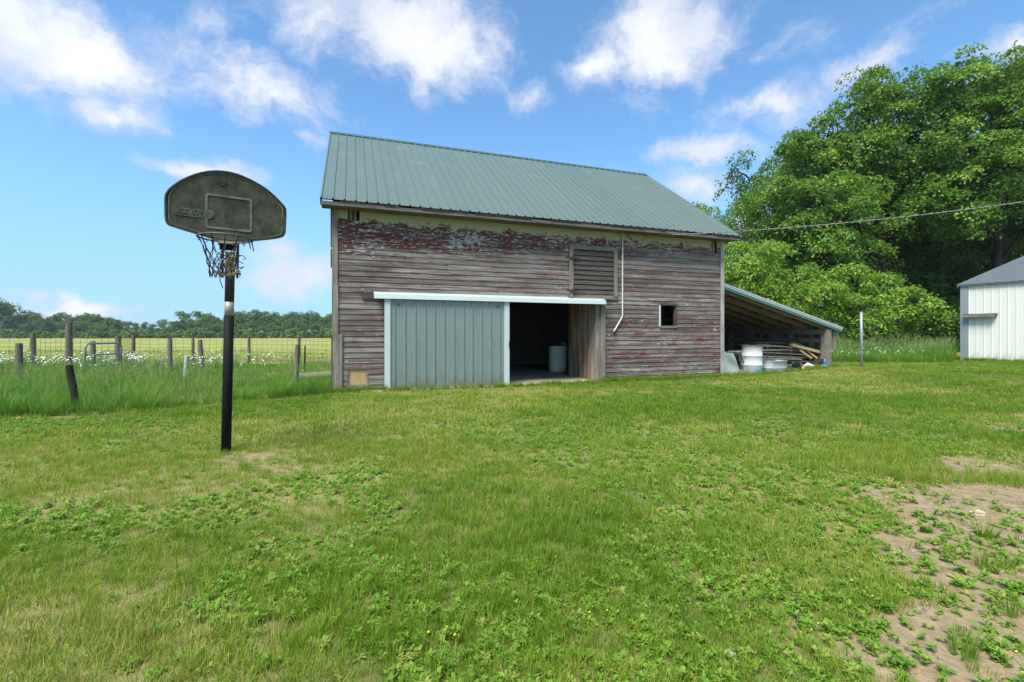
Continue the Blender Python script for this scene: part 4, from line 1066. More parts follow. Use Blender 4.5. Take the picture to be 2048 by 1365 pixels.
def tuft(name, mat, seed, n, L, wd, rad, bend=(.2, 1.3), lean=(.05, .6), seg=2, heads=0):
    rn = random.Random(seed); V, Fc, S = [], [], []; seedf = set()
    for k in range(n):
        a = rn.uniform(0, 6.283); r = rad*math.sqrt(rn.random()); az = a+rn.uniform(-.9, .9)
        blade(V, Fc, S, (r*math.cos(a), r*math.sin(a), -.004), az, rn.uniform(*L), wd*rn.uniform(.7, 1.3), rn.uniform(*bend), rn.uniform(*lean), rn, seg)
    for k in range(heads):   # seed stalks
        a = rn.uniform(0, 6.283); r = rad*rn.random(); o = len(V); h = L[1]*rn.uniform(1.0, 1.25); lx, ly = rn.uniform(-.12, .12), rn.uniform(-.12, .12)
        bx0, by0 = r*math.cos(a), r*math.sin(a)
        V += [(bx0-.001, by0, 0), (bx0+.001, by0, 0), (bx0+lx+.001, by0+ly, h), (bx0+lx-.001, by0+ly, h)]; S += [.8]*4; Fc.append((o, o+1, o+2, o+3))
        for q in range(7):
            zz_ = h-.13+.02*q; o = len(V); s = rn.choice([-1, 1])*.012; f = zz_/h
            seedf.add(len(Fc)); V += [(bx0+lx*f, by0+ly*f, zz_), (bx0+lx*f+s, by0+ly*f+rn.uniform(-.01, .01), zz_+.012), (bx0+lx*f, by0+ly*f, zz_+.02)]; S += [1.]*3; Fc.append((o, o+1, o+2))
    return proto(name, V, Fc, S, mat, (M_seed, seedf) if seedf else None)
def rosette(name, mat, seed, n, L, wd, up=(.5, 1.25), stems=0):
    rn = random.Random(seed); V, Fc, S = [], [], []
    pts = [(0, 0, 0)]
    for k in range(stems): a = rn.uniform(0, 6.28); r = rn.uniform(.02, .05); pts.append((r*math.cos(a), r*math.sin(a), rn.uniform(.01, .05)))
    for P in pts:
        for k in range(n):
            az = 6.283*k/n+rn.uniform(-.4, .4); an = rn.uniform(*up); l = rn.uniform(*L); w_ = wd*rn.uniform(.7, 1.2); dx, dy = math.cos(az), math.sin(az); tx, ty = -dy, dx; k0 = rn.uniform(.5, 1)
            o = len(V)
            for f, ww in ((.0, .12), (.4, 1.), (.75, .8)):
                x = l*f*math.sin(an); z = l*f*math.cos(an)-.25*l*f*f
                V += [(P[0]+x*dx-tx*ww*w_/2, P[1]+x*dy-ty*ww*w_/2, P[2]+z+.004*ww), (P[0]+x*dx+tx*ww*w_/2, P[1]+x*dy+ty*ww*w_/2, P[2]+z+.004*ww)]; S += [k0]*2
            x = l*math.sin(an); z = l*math.cos(an)-.25*l; V.append((P[0]+x*dx, P[1]+x*dy, P[2]+z)); S.append(k0)
            Fc += [(o, o+1, o+3, o+2), (o+2, o+3, o+5, o+4), (o+4, o+5, o+6)]
    return proto(name, V, Fc, S, mat)
def flower(name, seed, h, r, n, petal):
    rn = random.Random(seed); V, Fc, S, idx = [], [], [], set()
    for k in range(n):
        a = rn.uniform(0, 6.28); d_ = rn.uniform(0, .10); x, y = d_*math.cos(a), d_*math.sin(a); hh = h*rn.uniform(.7, 1.1); o = len(V)
        V += [(x*.3-.002, y*.3, 0), (x*.3+.002, y*.3, 0), (x+.002, y, hh), (x-.002, y, hh)]; S += [.8]*4; Fc.append((o, o+1, o+2, o+3))
        o = len(V); tx, ty = rn.uniform(-.5, .5), rn.uniform(-.9, .1)
        for q in range(8): b = 6.283*q/8; rr2 = r*(1 if q % 2 else .7); V.append((x+rr2*math.cos(b), y+rr2*math.sin(b), hh+rr2*(tx*math.cos(b)+ty*math.sin(b)))); S.append(1)
        idx.add(len(Fc)); Fc.append(tuple(range(o, o+8)))
    return proto(name, V, Fc, S, M_tall, (petal, idx))

def kit(name, objs):
    c = bpy.data.collections.new(name)
    for i, o in enumerate(objs): o.name = f'{name}_{i:02d}'; c.objects.link(o)
    return c
def scatter(name, label, X, Y, scl, tint, coll, nk, tilt=.15, idx=None):
    N = len(X); Z = gz(X, Y)
    me = bpy.data.meshes.new(name); me.vertices.add(N); me.vertices.foreach_set('co', np.stack([X, Y, Z], -1).astype(np.float32).ravel())
    rot = np.stack([rng.normal(0, tilt, N), rng.normal(0, tilt, N), rng.uniform(0, 6.283, N)], -1)
    a = me.attributes.new('rot', 'FLOAT_VECTOR', 'POINT'); a.data.foreach_set('vector', rot.astype(np.float32).ravel())
    a = me.attributes.new('scl', 'FLOAT', 'POINT'); a.data.foreach_set('value', np.asarray(scl, np.float32))
    a = me.attributes.new('tint', 'FLOAT', 'POINT'); a.data.foreach_set('value', np.asarray(tint, np.float32))
    a = me.attributes.new('pick', 'INT', 'POINT'); a.data.foreach_set('value', (rng.integers(0, nk, N) if idx is None else idx).astype(np.int32))
    o = bpy.data.objects.new(name, me); COL.objects.link(o); tag(o, label, name.split('_')[-1] if False else 'grass', kind='stuff')
    g = bpy.data.node_groups.new(name+'_scatter', 'GeometryNodeTree')
    g.interface.new_socket('Geometry', in_out='INPUT', socket_type='NodeSocketGeometry'); g.interface.new_socket('Geometry', in_out='OUTPUT', socket_type='NodeSocketGeometry')
    gi = g.nodes.new('NodeGroupInput'); go = g.nodes.new('NodeGroupOutput'); ip = g.nodes.new('GeometryNodeInstanceOnPoints'); ci = g.nodes.new('GeometryNodeCollectionInfo')
    ci.inputs['Collection'].default_value = coll; ci.inputs['Separate Children'].default_value = True; ci.inputs['Reset Children'].default_value = True
    def na(nm, ty): n = g.nodes.new('GeometryNodeInputNamedAttribute'); n.data_type = ty; n.inputs['Name'].default_value = nm; return n.outputs['Attribute']
    g.links.new(gi.outputs[0], ip.inputs['Points']); g.links.new(ci.outputs[0], ip.inputs['Instance']); ip.inputs['Pick Instance'].default_value = True
    g.links.new(na('pick', 'INT'), ip.inputs['Instance Index']); g.links.new(na('rot', 'FLOAT_VECTOR'), ip.inputs['Rotation']); g.links.new(na('scl', 'FLOAT'), ip.inputs['Scale'])
    g.links.new(ip.outputs[0], go.inputs[0])
    md = o.modifiers.new('scatter', 'NODES'); md.node_group = g
    return o
def frus(n, y0, y1, mx=1.22, pad=1.2):
    "points over the strip of ground in view between two distances, with a margin at the sides"
    out_x, out_y = [], []
    got = 0
    hw = mx*y1+pad
    while got < n:
        X = rng.uniform(-hw, hw, n*2); Y = rng.uniform(y0, y1, n*2); k = np.abs(X) < mx*Y+pad; out_x.append(X[k]); out_y.append(Y[k]); got += k.sum()
    return np.concatenate(out_x)[:n], np.concatenate(out_y)[:n]
def area(y0, y1, mx=1.22, pad=1.2): return mx*(y1*y1-y0*y0)+2*pad*(y1-y0)
def built(X, Y, marg=.0):
    u, v = w2b(X, Y); b = (u > -marg) & (u < BL+marg) & (v > -.02-marg) & (v < BD+marg)
    b |= (u > BL) & (u < BL+4.9) & (v > .75) & (v < 6.4)
    b |= (u > d_u0-.3) & (u < d_u1) & (v > -.16)& (v < BD)
    dx, dy = X-SHX, Y-SHY; s_ = dx*sdir.x+dy*sdir.y; q_ = dx*nin.x+dy*nin.y
    return b | ((s_ > -.1) & (q_ > -.03))

lawn_kit = kit('lawn_tuft', [tuft('t', M_grass, s, 16, (.03, .085), .0036, .045) for s in range(5)]+[tuft('t', M_grass, 9, 22, (.05, .11), .003, .03, (.1, .6), (.0, .35))])
lawn_far = kit('lawn_far_tuft', [tuft('t', M_grass, 20+s, 22, (.035, .08), .0075, .12, (.2, 1.0), (.1, .6)) for s in range(4)])
tall_kit = kit('tall_tuft', [tuft('t', M_tall, 40+s, 26, (.35, .78), .0095, .10, (.5, 1.9), (.02, .35), 4, 1+s) for s in range(4)])
weed_kit = kit('weed', [rosette('w', M_weed, 60+s, 7, (.035, .07), .017, (.5, 1.3), 3) for s in range(3)]+[rosette('w', M_weed, 70, 9, (.05, .10), .022, (.8, 1.4), 0), rosette('w', M_weed, 71, 6, (.015, .03), .012, (.6, 1.4), 7)])
bunch_kit = kit('bunch', [tuft('t', M_grass, 80+s, 60, (.08, .19), .0032, .04, (.1, .7), (.0, .4), 3) for s in range(3)])
flow_kit = kit('daisy', [flower('f', 90+s, .48, .017, 7, M_flower) for s in range(3)])
yel_kit = kit('yellow', [flower('f', 97, .05, .006, 3, M_yel)])

clip_kit = kit('clipping', [tuft('t', M_grass, 120+s, 7, (.04, .10), .003, .06, (-.1, .2), (1.35, 1.6), 2) for s in range(2)])
def pebble(seed):
    bm = bmesh.new(); bmesh.ops.create_icosphere(bm, subdivisions=1, radius=.007); rn = random.Random(seed)
    for v in bm.verts: v.co *= rn.uniform(.7, 1.3); v.co.z *= .6
    me = bpy.data.meshes.new('pebble'); bm.to_mesh(me); bm.free(); me.materials.append(M_rock); return bpy.data.objects.new('pebble', me)
grit_kit = kit('pebble', [pebble(1), pebble(2)])
def lawn(y0, y1, dens, kitc, nk, s0, s1, name, label):
    n = int(area(y0, y1)*dens); X, Y = frus(n, y0, y1)
    dirt_ = dirt_mask(X, Y); k = ~built(X, Y) & ~is_tall_left(X, Y) & ~tall_right_mask(X, Y)
    edge_ = np.exp(-((Y-tall_edge(X)+.05)/.12)**2)*(X < -4.3)*.8
    thin = .46+.7*fbm(X, Y, 2.6, 3, 31.)-.45*sstep(fbm(X, Y, .8, 4, 61.)+.17*sstep(X, -.5, 1.5)*sstep(X, 5, 3), .50, .64)*(Y < 7)
    k &= rng.random(n) > np.maximum(dirt_*1.02, edge_)
    k &= rng.random(n) < thin
    X, Y = X[k], Y[k]; N = len(X)
    hgt = .62+.75*fbm(X, Y, .8, 3, 41.)-.25*dirt_[k]
    tint = np.clip(.10+.66*dry_mask(X, Y)*(.4+.6*fbm(X, Y, 3., 2, 9.))+.55*(fbm(X, Y, .4, 4, 51.)-.45)-.12*sstep(X, 0, 4)*sstep(Y, 5, 8)+rng.normal(0, .13, N)+(rng.random(N) < .06)*.5, 0, 1)
    return scatter(name, label, X, Y, np.clip(hgt*rng.uniform(s0, s1, N), .3, 2.2), tint, kitc, nk)
lawn(1.15, 3.2, 1050, lawn_kit, 6, .75, 1.25, 'lawn_grass', 'short mown lawn grass in the foreground')
lawn(3.2, 5.5, 620, lawn_kit, 6, .85, 1.35, 'lawn_grass', 'mown lawn grass around the basketball pole')
lawn(5.5, 9.5, 165, lawn_far, 4, .8, 1.3, 'lawn_grass', 'mown lawn grass before the barn')
lawn(9.5, 21, 75, lawn_far, 4, .9, 1.5, 'lawn_grass', 'mown lawn grass beside the barn and shed')
# dry clippings lying on the sward, and grit on the bare ground
n = int(area(1.2, 6)*70); X, Y = frus(n, 1.2, 6); k = ~built(X, Y) & ~is_tall_left(X, Y) & (rng.random(n) < .25+.75*fbm(X, Y, 1.5, 3, 77.)); X, Y = X[k], Y[k]
scatter('dry_clippings', 'dry straw coloured clippings lying on the lawn', X, Y, rng.uniform(.4, .9, len(X)), rng.uniform(.75, 1, len(X)), clip_kit, 2, .2)
n = int(area(1.2, 7)*60); X, Y = frus(n, 1.2, 7); k = (dirt_mask(X, Y) > .4) & ~built(X, Y); X, Y = X[k], Y[k]
tag(scatter('grit', 'small pebbles and grit on the sandy ground', X, Y, rng.uniform(.3, 1.3, len(X))**2, np.zeros(len(X)), grit_kit, 2, .6), cat='gravel')
# broad-leaved weeds
n = int(area(1.2, 7)*560); X, Y = frus(n, 1.2, 7)
wmask = sstep(fbm(X, Y, .8, 4, 61.)+.17*sstep(X, -.5, 1.5)*sstep(X, 5, 3)+.24*sstep(Y, 3.0, 2.2)*sstep(X, -1.9, -1.0), .50, .64); dmk = dirt_mask(X, Y)
k = (rng.random(n) < wmask*(1-.55*dmk)*np.interp(Y, [1.2, 4, 7], [1, .7, .35])+.02) & ~built(X, Y) & ~is_tall_left(X, Y); X, Y = X[k], Y[k]
tag(scatter('weeds', 'low broad leaved weeds spreading over the lawn', X, Y, rng.uniform(.28, .66, len(X)), np.clip(rng.normal(.45, .28, len(X)), 0, 1), weed_kit, 5, .12), cat='weeds')
# the sandy part: sparse tufts and bunches
n = int(area(1.2, 12)*45); X, Y = frus(n, 1.2, 12); k = (dirt_mask(X, Y) > .25) & (rng.random(n) < .9) & ~built(X, Y) & ~is_tall_left(X, Y); X, Y = X[k], Y[k]
scatter('sparse_tufts', 'scattered small tufts on the sandy ground', X, Y, rng.uniform(.3, 1.0, len(X)), np.clip(rng.normal(.25, .2, len(X)), 0, 1), lawn_kit, 6)
n = 2600; X, Y = frus(n, 1.6, 13); pr_ = sstep(X-.12*Y, .6, 3.)*.5*sstep(Y, 12, 9)+.05
k = (rng.random(n) < pr_) & ~built(X, Y) & ~is_tall_left(X, Y); X, Y = X[k], Y[k]
scatter('grass_bunches', 'upright bunches of uncut grass in the yard', X, Y, rng.uniform(.45, 1.05, len(X)), np.clip(rng.normal(.25, .22, len(X)), 0, 1), bunch_kit, 3)
n = 900; X, Y = frus(n, 1.5, 6); k = (X > -.3) & (rng.random(n) < .55); X, Y = X[k], Y[k]
tag(scatter('yellow_flowers', 'tiny yellow flowers among the weeds', X, Y, rng.uniform(.5, 1.1, len(X)), np.full(len(X), .2), yel_kit, 1), cat='flowers')
# tall grass left of the barn
def tallgrass(X, Y, keep, s0, s1, name, label):
    k = keep & ~built(X, Y, .02); X, Y = X[k], Y[k]; N = len(X)
    sc = (.35+1.15*fbm(X, Y, .9, 3, 71.))*rng.uniform(s0, s1, N)*np.where(X < 0, np.interp(Y, [7, 10, 13, 17], [1.05, .95, .55, .5]), 1)
    tint = np.clip(.22+1.3*(fbm(X, Y, .5, 4, 81.)-.42)+rng.normal(0, .2, N), 0, 1)
    return scatter(name, label, X, Y, sc, tint, tall_kit, 4, .14)
n = 21000; X = rng.uniform(-24, -3.3, n); Y = rng.uniform(6.7, 19, n); k = (np.abs(X) < 1.25*Y+1.5)
X, Y = X[k], Y[k]; e_ = Y-tall_edge(X)
o_ = tallgrass(X, Y, is_tall_left(X, Y) & (rng.random(len(X)) < np.interp(e_, [0, 3, 12], [1, .75, .5])), .52, .78, 'tall_grass', 'tall uncut green grass along the fence left of the barn')
n = 9000; X = rng.uniform(-40, -5, n); Y = rng.uniform(18.5, 38, n); tallgrass(X, Y, (X < -6.5-.3*(Y-18)) & (X > -1.25*Y-2), .28, .48, 'field_grass', 'hay field grass behind the wire fence')
# tall grass before the trees on the right, and a fringe along walls
n = 9000; X = rng.uniform(9, 30, n); Y = rng.uniform(15.5, 27, n); tallgrass(X, Y, tall_right_mask(X, Y), .75, 1.1, 'tall_grass', 'tall grass between the lean-to and the white shed')
fx_, fy_ = [], []
for k in range(900):
    u = rng.uniform(-.1, BL+.1)
    if d_u0-.05 < u < d_u1: 
        if rng.random() < .5: continue
        v = -.24-abs(rng.normal(0, .06))
    else: v = -.06-abs(rng.normal(0, .07))
    p = b2w(u, v); fx_.append(p[0]); fy_.append(p[1])
for k in range(420):
    s_ = rng.uniform(0, 4); q_ = -.06-abs(rng.normal(0, .08)); fx_.append(SHX+sdir.x*s_+nin.x*q_); fy_.append(SHY+sdir.y*s_+nin.y*q_)
for k in range(260):
    p = b2w(BL+rng.uniform(.1, 5.0), .1+rng.normal(0, .12)); fx_.append(p[0]); fy_.append(p[1])
fx_, fy_ = np.array(fx_), np.array(fy_)
scatter('wall_fringe_grass', 'untrimmed grass fringe at the foot of the walls', fx_, fy_, rng.uniform(.5, 1.25, len(fx_)), np.clip(rng.normal(.3, .2, len(fx_)), 0, 1), bunch_kit, 3)
# daisies
n = 560; X = rng.uniform(-20, -6.2, n); Y = rng.uniform(12.5, 20, n); dn = sstep(fbm(X, Y, .5, 3, 91.)+.16*np.exp(-((Y-16)/2.)**2)+.12*np.exp(-((X+12)/3.)**2), .56, .72)
k = (rng.random(n) < dn) & is_tall_left(X, Y) & (X > -1.2*Y); X, Y = X[k], Y[k]
tag(scatter('white_flowers', 'white daisies flowering in the tall grass by the fence', X, Y, rng.uniform(.85, 1.3, len(X)), np.full(len(X), .2), flow_kit, 3, .1), cat='flowers')
X = rng.normal(13.8, .9, 60); Y = rng.normal(17.9, .5, 60); k = tall_right_mask(X, Y); X, Y = X[k], Y[k]
tag(scatter('white_flowers', 'white daisies in the tall grass before the trees', X, Y, rng.uniform(.8, 1.1, len(X)), np.full(len(X), .2), flow_kit, 3, .1), cat='flowers')

# ------------------------------------------------------------------ trees
m, t = new_mat('bark'); co = t.coord('Object'); n_ = t.noise(t.mapping(co, (8, 8, 1.5)), 2, 6, .7)
principled(t, t.mix(n_, (.018, .014, .011), (.055, .045, .035)), .95, 0, .1, t.bump(n_, .8, .03)); M_bark = m
M_leafA = leaf_mat('maple_leaves', (.075, .165, .015), (.13, .25, .022), (.235, .38, .045), .33, False, .5)
M_leafB = leaf_mat('bright_leaves', (.125, .24, .022), (.19, .33, .034), (.31, .45, .06), .36, False, .5)
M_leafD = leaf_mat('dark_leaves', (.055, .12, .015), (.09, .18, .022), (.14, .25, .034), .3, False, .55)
M_far = leaf_mat('far_leaves', (.06, .115, .028), (.10, .175, .038), (.17, .26, .052), .25, False, .8)
M_farp = leaf_mat('far_pine_needles', (.035, .07, .03), (.055, .10, .038), (.08, .135, .045), .15, False, .8)
def leaf_mesh(name, clumps, leafL, leafW, per, mat, droop=.6, spread=.5, up=.6):
    """clumps: (N,4+) centre xyz, radius, outward xyz, tone -> one mesh of leaf blades"""
    C = np.asarray(clumps); n = len(C); N = n*per
    cen = np.repeat(C[:, :3], per, 0); rad = np.repeat(C[:, 3], per); outw = np.repeat(C[:, 4:7], per, 0); tone = np.repeat(C[:, 7], per)
    # flat drooping sprays: disc across the outward/up direction
    a = rng.uniform(0, 6.283, N); r = np.sqrt(rng.random(N))
    nrm = outw*(1-up)+np.array([0, 0, 1.])*up+rng.normal(0, .12, (N, 3)); nrm /= np.linalg.norm(nrm, axis=1, keepdims=True)
    t1 = np.cross(nrm, rng.normal(0, 1, (N, 3))*0+np.array([.3, .9, .1])); t1 /= np.linalg.norm(t1, axis=1, keepdims=True); t2 = np.cross(nrm, t1)
    rr2 = (r*rad)[:, None]
    pos = cen+(t1*np.cos(a)[:, None]+t2*np.sin(a)[:, None])*rr2+nrm*(rng.normal(0, .16, N)*rad)[:, None]
    pos[:, 2] -= droop*rad*r**2
    # leaf frame
    tip = (t1*np.cos(a)[:, None]+t2*np.sin(a)[:, None])*.8+rng.normal(0, .55, (N, 3)); tip[:, 2] -= .35; tip /= np.linalg.norm(tip, axis=1, keepdims=True)
    ln = nrm+rng.normal(0, spread, (N, 3)); sd_ = np.cross(tip, ln); sd_ /= np.linalg.norm(sd_, axis=1, keepdims=True)+1e-9
    L = (leafL*rng.uniform(.65, 1.25, N))[:, None]; W = (leafW*rng.uniform(.7, 1.25, N))[:, None]
    fold = np.cross(sd_, tip)*W*.18
    V = np.stack([pos, pos+tip*L*.45+sd_*W*.5+fold, pos+tip*L, pos+tip*L*.45-sd_*W*.5+fold], 1).reshape(-1, 3)
    me = bpy.data.meshes.new(name); me.vertices.add(4*N); me.loops.add(4*N); me.polygons.add(N)
    me.vertices.foreach_set('co', V.astype(np.float32).ravel()); me.loops.foreach_set('vertex_index', np.arange(4*N, dtype=np.int32))
    me.polygons.foreach_set('loop_start', np.arange(0, 4*N, 4, dtype=np.int32)); me.polygons.foreach_set('loop_total', np.full(N, 4, np.int32))
    me.update(calc_edges=True)
    tn = np.clip(tone+rng.normal(0, .16, N), 0, 1)
    at2 = me.attributes.new('tint', 'FLOAT', 'POINT'); at2.data.foreach_set('value', np.repeat(tn, 4).astype(np.float32))
    at2 = me.attributes.new('shade', 'FLOAT', 'POINT'); at2.data.foreach_set('value', np.full(4*N, 1., np.float32))
    me.materials.append(mat); return me
def lobes_to_clumps(lobes, dens, crad, fill=.35):
    out = []
    for (c, r, sq) in lobes:
        n = max(6, int(dens*4*math.pi*r*r*(.6+.4*sq)))
        d_ = rng.normal(0, 1, (n, 3)); d_ /= np.linalg.norm(d_, axis=1, keepdims=True)
        k = np.where(rng.random(n) < fill, rng.uniform(.35, .85, n), rng.uniform(.80, 1.15, n))
        k = np.where(rng.random(n) < .10, rng.uniform(1.15, 1.42, n), k)
        lump = 1+.18*np.sin(d_[:, 0]*5+c[0])*np.sin(d_[:, 1]*5+c[1])+.15*np.sin(d_[:, 2]*6+c[2]*2)
        p = np.array(c)+d_*(k*lump*r)[:, None]*np.array([1, 1, sq])
        tone = np.clip(.42+rng.normal(0, .28, n), 0, 1)
        out.append(np.column_stack([p, crad*rng.uniform(.55, 1.35, n)*np.where(k > 1.15, .6, 1), d_, tone]))
    return np.concatenate(out)
def limb(mb, a, b, r0, r1, rn, n=6, wob=.12, sagk=.15):
    a = Vector(a); b = Vector(b); L = (b-a).length; P = []
    o1 = Vector((rn.uniform(-1, 1), rn.uniform(-1, 1), rn.uniform(-.3, .6)))*L*wob
    for i in range(n):
        f = i/(n-1); P.append(a.lerp(b, f)+o1*math.sin(f*math.pi)+Vector((0, 0, L*sagk*math.sin(f*math.pi)))*(1-f))
    mb.tube(P, [r0+(r1-r0)*(i/(n-1)) for i in range(n)], 8, False); return P
def tree(name, label, base_px, Y, lobes_px, trunk_r, lean_=(0, 0), dens=.72, per=130, crad=.8, leaf=(.21, .125), mat=M_leafA, seed=1, group=None, fork=.3, depth=1.6, cat='tree'):
    rn = random.Random(seed); bx0 = (base_px-1024)/F*Y; g = gzf(bx0, Y); root = empty(name, (bx0, Y, g)); tag(root, label, cat, group)
    lob = []
    for L in lobes_px:
        px, py, r = L[:3]; dy = L[3] if len(L) > 3 else rn.uniform(-depth, depth)
        p = at(px, py, Y+dy)-Vector((bx0, Y, g)); lob.append(((p.x, p.y, p.z), max(.35*r, r-crad*.32*F/Y)*Y/F, .8))
    top = max(l[0][2] for l in lob); mx = sum(l[0][0] for l in lob)/len(lob); my = sum(l[0][1] for l in lob)/len(lob)
    tk_ = MB(); P = limb(tk_, (0, 0, -.3), (mx*.35+lean_[0], my*.3+lean_[1], top*.62), trunk_r, trunk_r*.45, rn, 8, .04, 0)
    tk_.build('trunk', M_bark, root, True)
    lm = MB()
    for (c, r, s) in lob:
        i = min(range(2, 8), key=lambda q: abs(P[q].z-(c[2]-1.0*r-.25*math.hypot(c[0]-P[q].x, c[1]-P[q].y))))
        Q = limb(lm, P[i], c, trunk_r*.42, .045, rn)
        for k in range(7):
            d_ = Vector((rn.gauss(0, 1), rn.gauss(0, 1), rn.gauss(.2, .8))).normalized()*r*.7; limb(lm, Q[rn.choice([2, 3, 4, 5])], Vector(c)+d_, .05, .012, rn, 4)
    lm.build('limbs', M_bark, root, True)
    cl = lobes_to_clumps(lob, dens, crad)
    me = leaf_mesh('crown', cl, leaf[0], leaf[1], per, mat); o = bpy.data.objects.new('crown', me); COL.objects.link(o); o.parent = root
    return root
tree('maple_tree', 'broad leafy maple with crown rising highest behind the lean-to', 1775, 30, [(1570,405,78),(1520,398,40),(1600,320,66),(1655,275,62),(1725,205,66),(1690,320,90),(1640,420,95),(1780,290,100),(1760,410,95),(1560,480,70),(1800,180,58),(1845,230,80),(1650,500,80),(1850,340,90),(1740,150,28),(1590,280,30),(1800,450,75),(1860,430,60)], .42, seed=11)
tree('maple_tree', 'tall maple with dark forked limbs rising behind the white shed', 1985, 28, [(1915,165,60),(1990,185,80),(1950,290,100),(2060,170,90),(2080,310,120),(1895,400,72),(2170,250,130),(1945,130,30),(2030,135,40),(1880,300,60),(2110,420,90),(1930,410,62),(2000,330,80)], .27, seed=12)
tree('young_tree', 'bright green young tree with drooping boughs beside the pipe pole', 1725, 23.5, [(1640,590,52),(1695,565,48),(1755,575,52),(1810,600,48),(1720,620,55),(1600,605,36),(1850,625,36),(1705,545,26)], .14, dens=1.5, per=100, crad=.55, leaf=(.17, .095), mat=M_leafB, seed=13, depth=1.2)
tree('young_tree', 'leafy young tree standing behind the lean-to roof against the barn', 1540, 25, [(1490,520,52),(1465,560,50),(1555,555,55),(1535,505,40),(1605,560,48),(1500,590,55),(1470,500,30)], .16, dens=1.3, per=100, crad=.6, leaf=(.18, .10), mat=M_leafB, seed=14, depth=1.4)
tree('background_tree', 'tree behind the barn whose top leaves peek over the roof edge', 1400, 40, [(1385,440,42),(1400,425,26),(1440,470,50),(1370,480,60),(1420,540,70)], .25, dens=1.2, per=70, mat=M_leafA, seed=15)
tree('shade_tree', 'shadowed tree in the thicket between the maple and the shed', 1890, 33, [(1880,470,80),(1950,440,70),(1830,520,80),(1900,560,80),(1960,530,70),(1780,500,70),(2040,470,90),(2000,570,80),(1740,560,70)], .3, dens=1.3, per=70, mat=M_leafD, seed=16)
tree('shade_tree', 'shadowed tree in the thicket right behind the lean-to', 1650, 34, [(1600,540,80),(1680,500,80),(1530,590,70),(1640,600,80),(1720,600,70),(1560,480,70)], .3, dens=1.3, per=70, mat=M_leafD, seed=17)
for k, px in enumerate((1480, 1570, 1660, 1760, 1850, 1930, 2010, 2090)):
    Yk = 29.5+1.2*math.sin(k*2.1)
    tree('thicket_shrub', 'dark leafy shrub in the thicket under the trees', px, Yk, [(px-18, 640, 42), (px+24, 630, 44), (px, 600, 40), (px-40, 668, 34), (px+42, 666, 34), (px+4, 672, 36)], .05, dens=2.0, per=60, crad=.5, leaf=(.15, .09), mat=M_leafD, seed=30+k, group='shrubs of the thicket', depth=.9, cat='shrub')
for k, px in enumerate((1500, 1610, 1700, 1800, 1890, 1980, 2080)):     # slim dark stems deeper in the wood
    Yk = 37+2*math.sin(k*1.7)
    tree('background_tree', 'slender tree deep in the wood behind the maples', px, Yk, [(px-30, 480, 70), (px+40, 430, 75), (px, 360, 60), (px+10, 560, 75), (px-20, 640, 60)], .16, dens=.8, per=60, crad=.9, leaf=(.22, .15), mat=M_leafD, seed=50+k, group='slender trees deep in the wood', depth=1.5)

# ------------------------------------------------------------------ far tree line (one metre = about two pixels)
def far_proto(kind, seed):
    rn = random.Random(seed); lob = []
    if kind == 'round':
        for k in range(9): a = rn.uniform(0, 6.28); d_ = rn.uniform(0, 2.6); lob.append(((d_*math.cos(a), d_*math.sin(a), rn.uniform(4.5, 10.5)), rn.uniform(1.5, 2.5), .8))
        lob.append(((0, 0, 11), 1.6, .9))
    elif kind == 'open':
        for k in range(8): a = rn.uniform(0, 6.28); d_ = rn.uniform(.5, 3.2); lob.append(((d_*math.cos(a), d_*math.sin(a), rn.uniform(6, 12)), rn.uniform(.9, 1.6), .7))
        for k in range(4): a = rn.uniform(0, 6.28); lob.append(((2*math.cos(a), 2*math.sin(a), rn.uniform(2, 5)), 1.8, .8))
    elif kind == 'pine':
        for k in range(8): z = 1.2+k*1.15; lob.append(((rn.uniform(-.3, .3), rn.uniform(-.3, .3), z), 3.0*(1-k/8.6)+.25, .38))
    else:
        for k in range(6): a = rn.uniform(0, 6.28); d_ = rn.uniform(0, 1.8); lob.append(((d_*math.cos(a), d_*math.sin(a), rn.uniform(.8, 2.4)), rn.uniform(.9, 1.4), .8))
    cl = lobes_to_clumps(lob, 1.0, .75); me = leaf_mesh('crown', cl, .6, .45, 10, M_farp if kind == 'pine' else M_far)
    tb_ = MB(); zt_ = max(l[0][2] for l in lob); limb(tb_, (0, 0, -.4), (0, 0, zt_), .22, .06, rn, 5, .03, 0)
    for (c, r, s) in lob[::2]: limb(tb_, (0, 0, c[2]*.6), c, .1, .03, rn, 4)
    return me, tb_.mesh('trunk', M_bark, True)
FARP = {'round': [far_proto('round', s) for s in (1, 2, 3)], 'open': [far_proto('open', s) for s in (4, 5)], 'pine': [far_proto('pine', 6)], 'bush': [far_proto('bush', s) for s in (7, 8)]}
FL = {'round': ('broadleaf_tree', 'round crowned broadleaf tree in the far tree line', 'round trees of the far tree line', 'tree'),
      'open': ('broadleaf_tree', 'thin crowned tree with open branches in the far tree line', 'open trees of the far tree line', 'tree'),
      'pine': ('pine_tree', 'dark conical pine in the far tree line', 'pines of the far tree line', 'tree'),
      'bush': ('field_shrub', 'low shrub at the edge of the hay field', 'shrubs along the hay field', 'shrub')}
fr2 = random.Random(21)
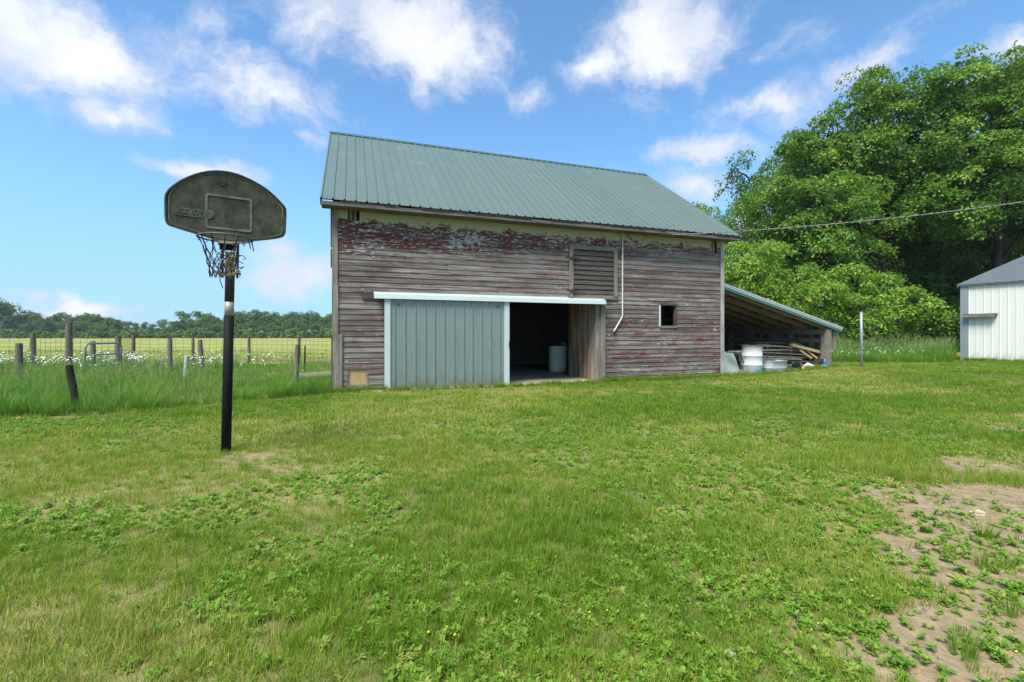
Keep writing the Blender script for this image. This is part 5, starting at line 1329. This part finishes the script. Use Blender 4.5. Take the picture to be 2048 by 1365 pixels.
def far_tree(kind, px, Y, hpx):
    me, tm = fr2.choice(FARP[kind]); nm, lab, grp, cat = FL[kind]
    base_h = max(v.co.z for v in tm.vertices)+{'round': 1.4, 'open': 1.2, 'pine': .4, 'bush': .9}[kind]
    s = hpx*Y/F/base_h; r = empty(nm, ((px-1024)/F*Y, Y, 0), fr2.uniform(0, 6.28)); r.scale = (s*fr2.uniform(.95, 1.3), s*fr2.uniform(.95, 1.3), s); tag(r, lab, cat, grp)
    for q, mm in (('crown', me), ('trunk', tm)):
        o = bpy.data.objects.new(q, mm); COL.objects.link(o); o.parent = r
def skyline(px): return float(np.interp(px, [-200, -60, 0, 20, 40, 100, 140, 200, 250, 290, 320, 360, 400, 430, 480, 540, 600, 640, 680, 760], [72, 78, 72, 60, 52, 48, 52, 42, 36, 34, 34, 48, 54, 54, 50, 52, 52, 50, 48, 46]))
x = -230.
while x < 780:
    h_ = skyline(x)*fr2.uniform(.74, 1.1); kd = 'open' if (230 < x < 345 or fr2.random() < .18) else 'round'
    far_tree(kd, x, fr2.uniform(196, 215), h_); x += fr2.uniform(13, 22)
x = -230.
while x < 780:
    far_tree('round', x, fr2.uniform(184, 194), skyline(x)*fr2.uniform(.5, .74)); x += fr2.uniform(10, 17)
for px, hp in ((18, 46), (58, 30), (95, 38), (234, 36), (170, 24), (424, 17), (-40, 44), (120, 26)): far_tree('pine', px, fr2.uniform(165, 178), hp)
x = -230.
while x < 780:
    far_tree('bush', x, fr2.uniform(150, 172), fr2.uniform(10, 20)*(1.2 if x > 500 else 1)); x += fr2.uniform(8, 18)

# ------------------------------------------------------------------ air
hz = MB().box(-420, 420, -60, 330, -1.0, 24).build('haze', None)
m = bpy.data.materials.new('haze_air'); m.use_nodes = True; t = NT(m.node_tree); t.n.clear(); t.out = t.node('ShaderNodeOutputMaterial')
pv = t.node('ShaderNodeVolumePrincipled'); pv.inputs['Color'].default_value = (.86, .92, 1, 1); pv.inputs['Density'].default_value = .00028; pv.inputs['Anisotropy'].default_value = .2
t.l.new(pv.outputs[0], t.out.inputs['Volume']); hz.data.materials.append(m); tag(hz, 'thin summer haze over the field', 'haze', kind='stuff')
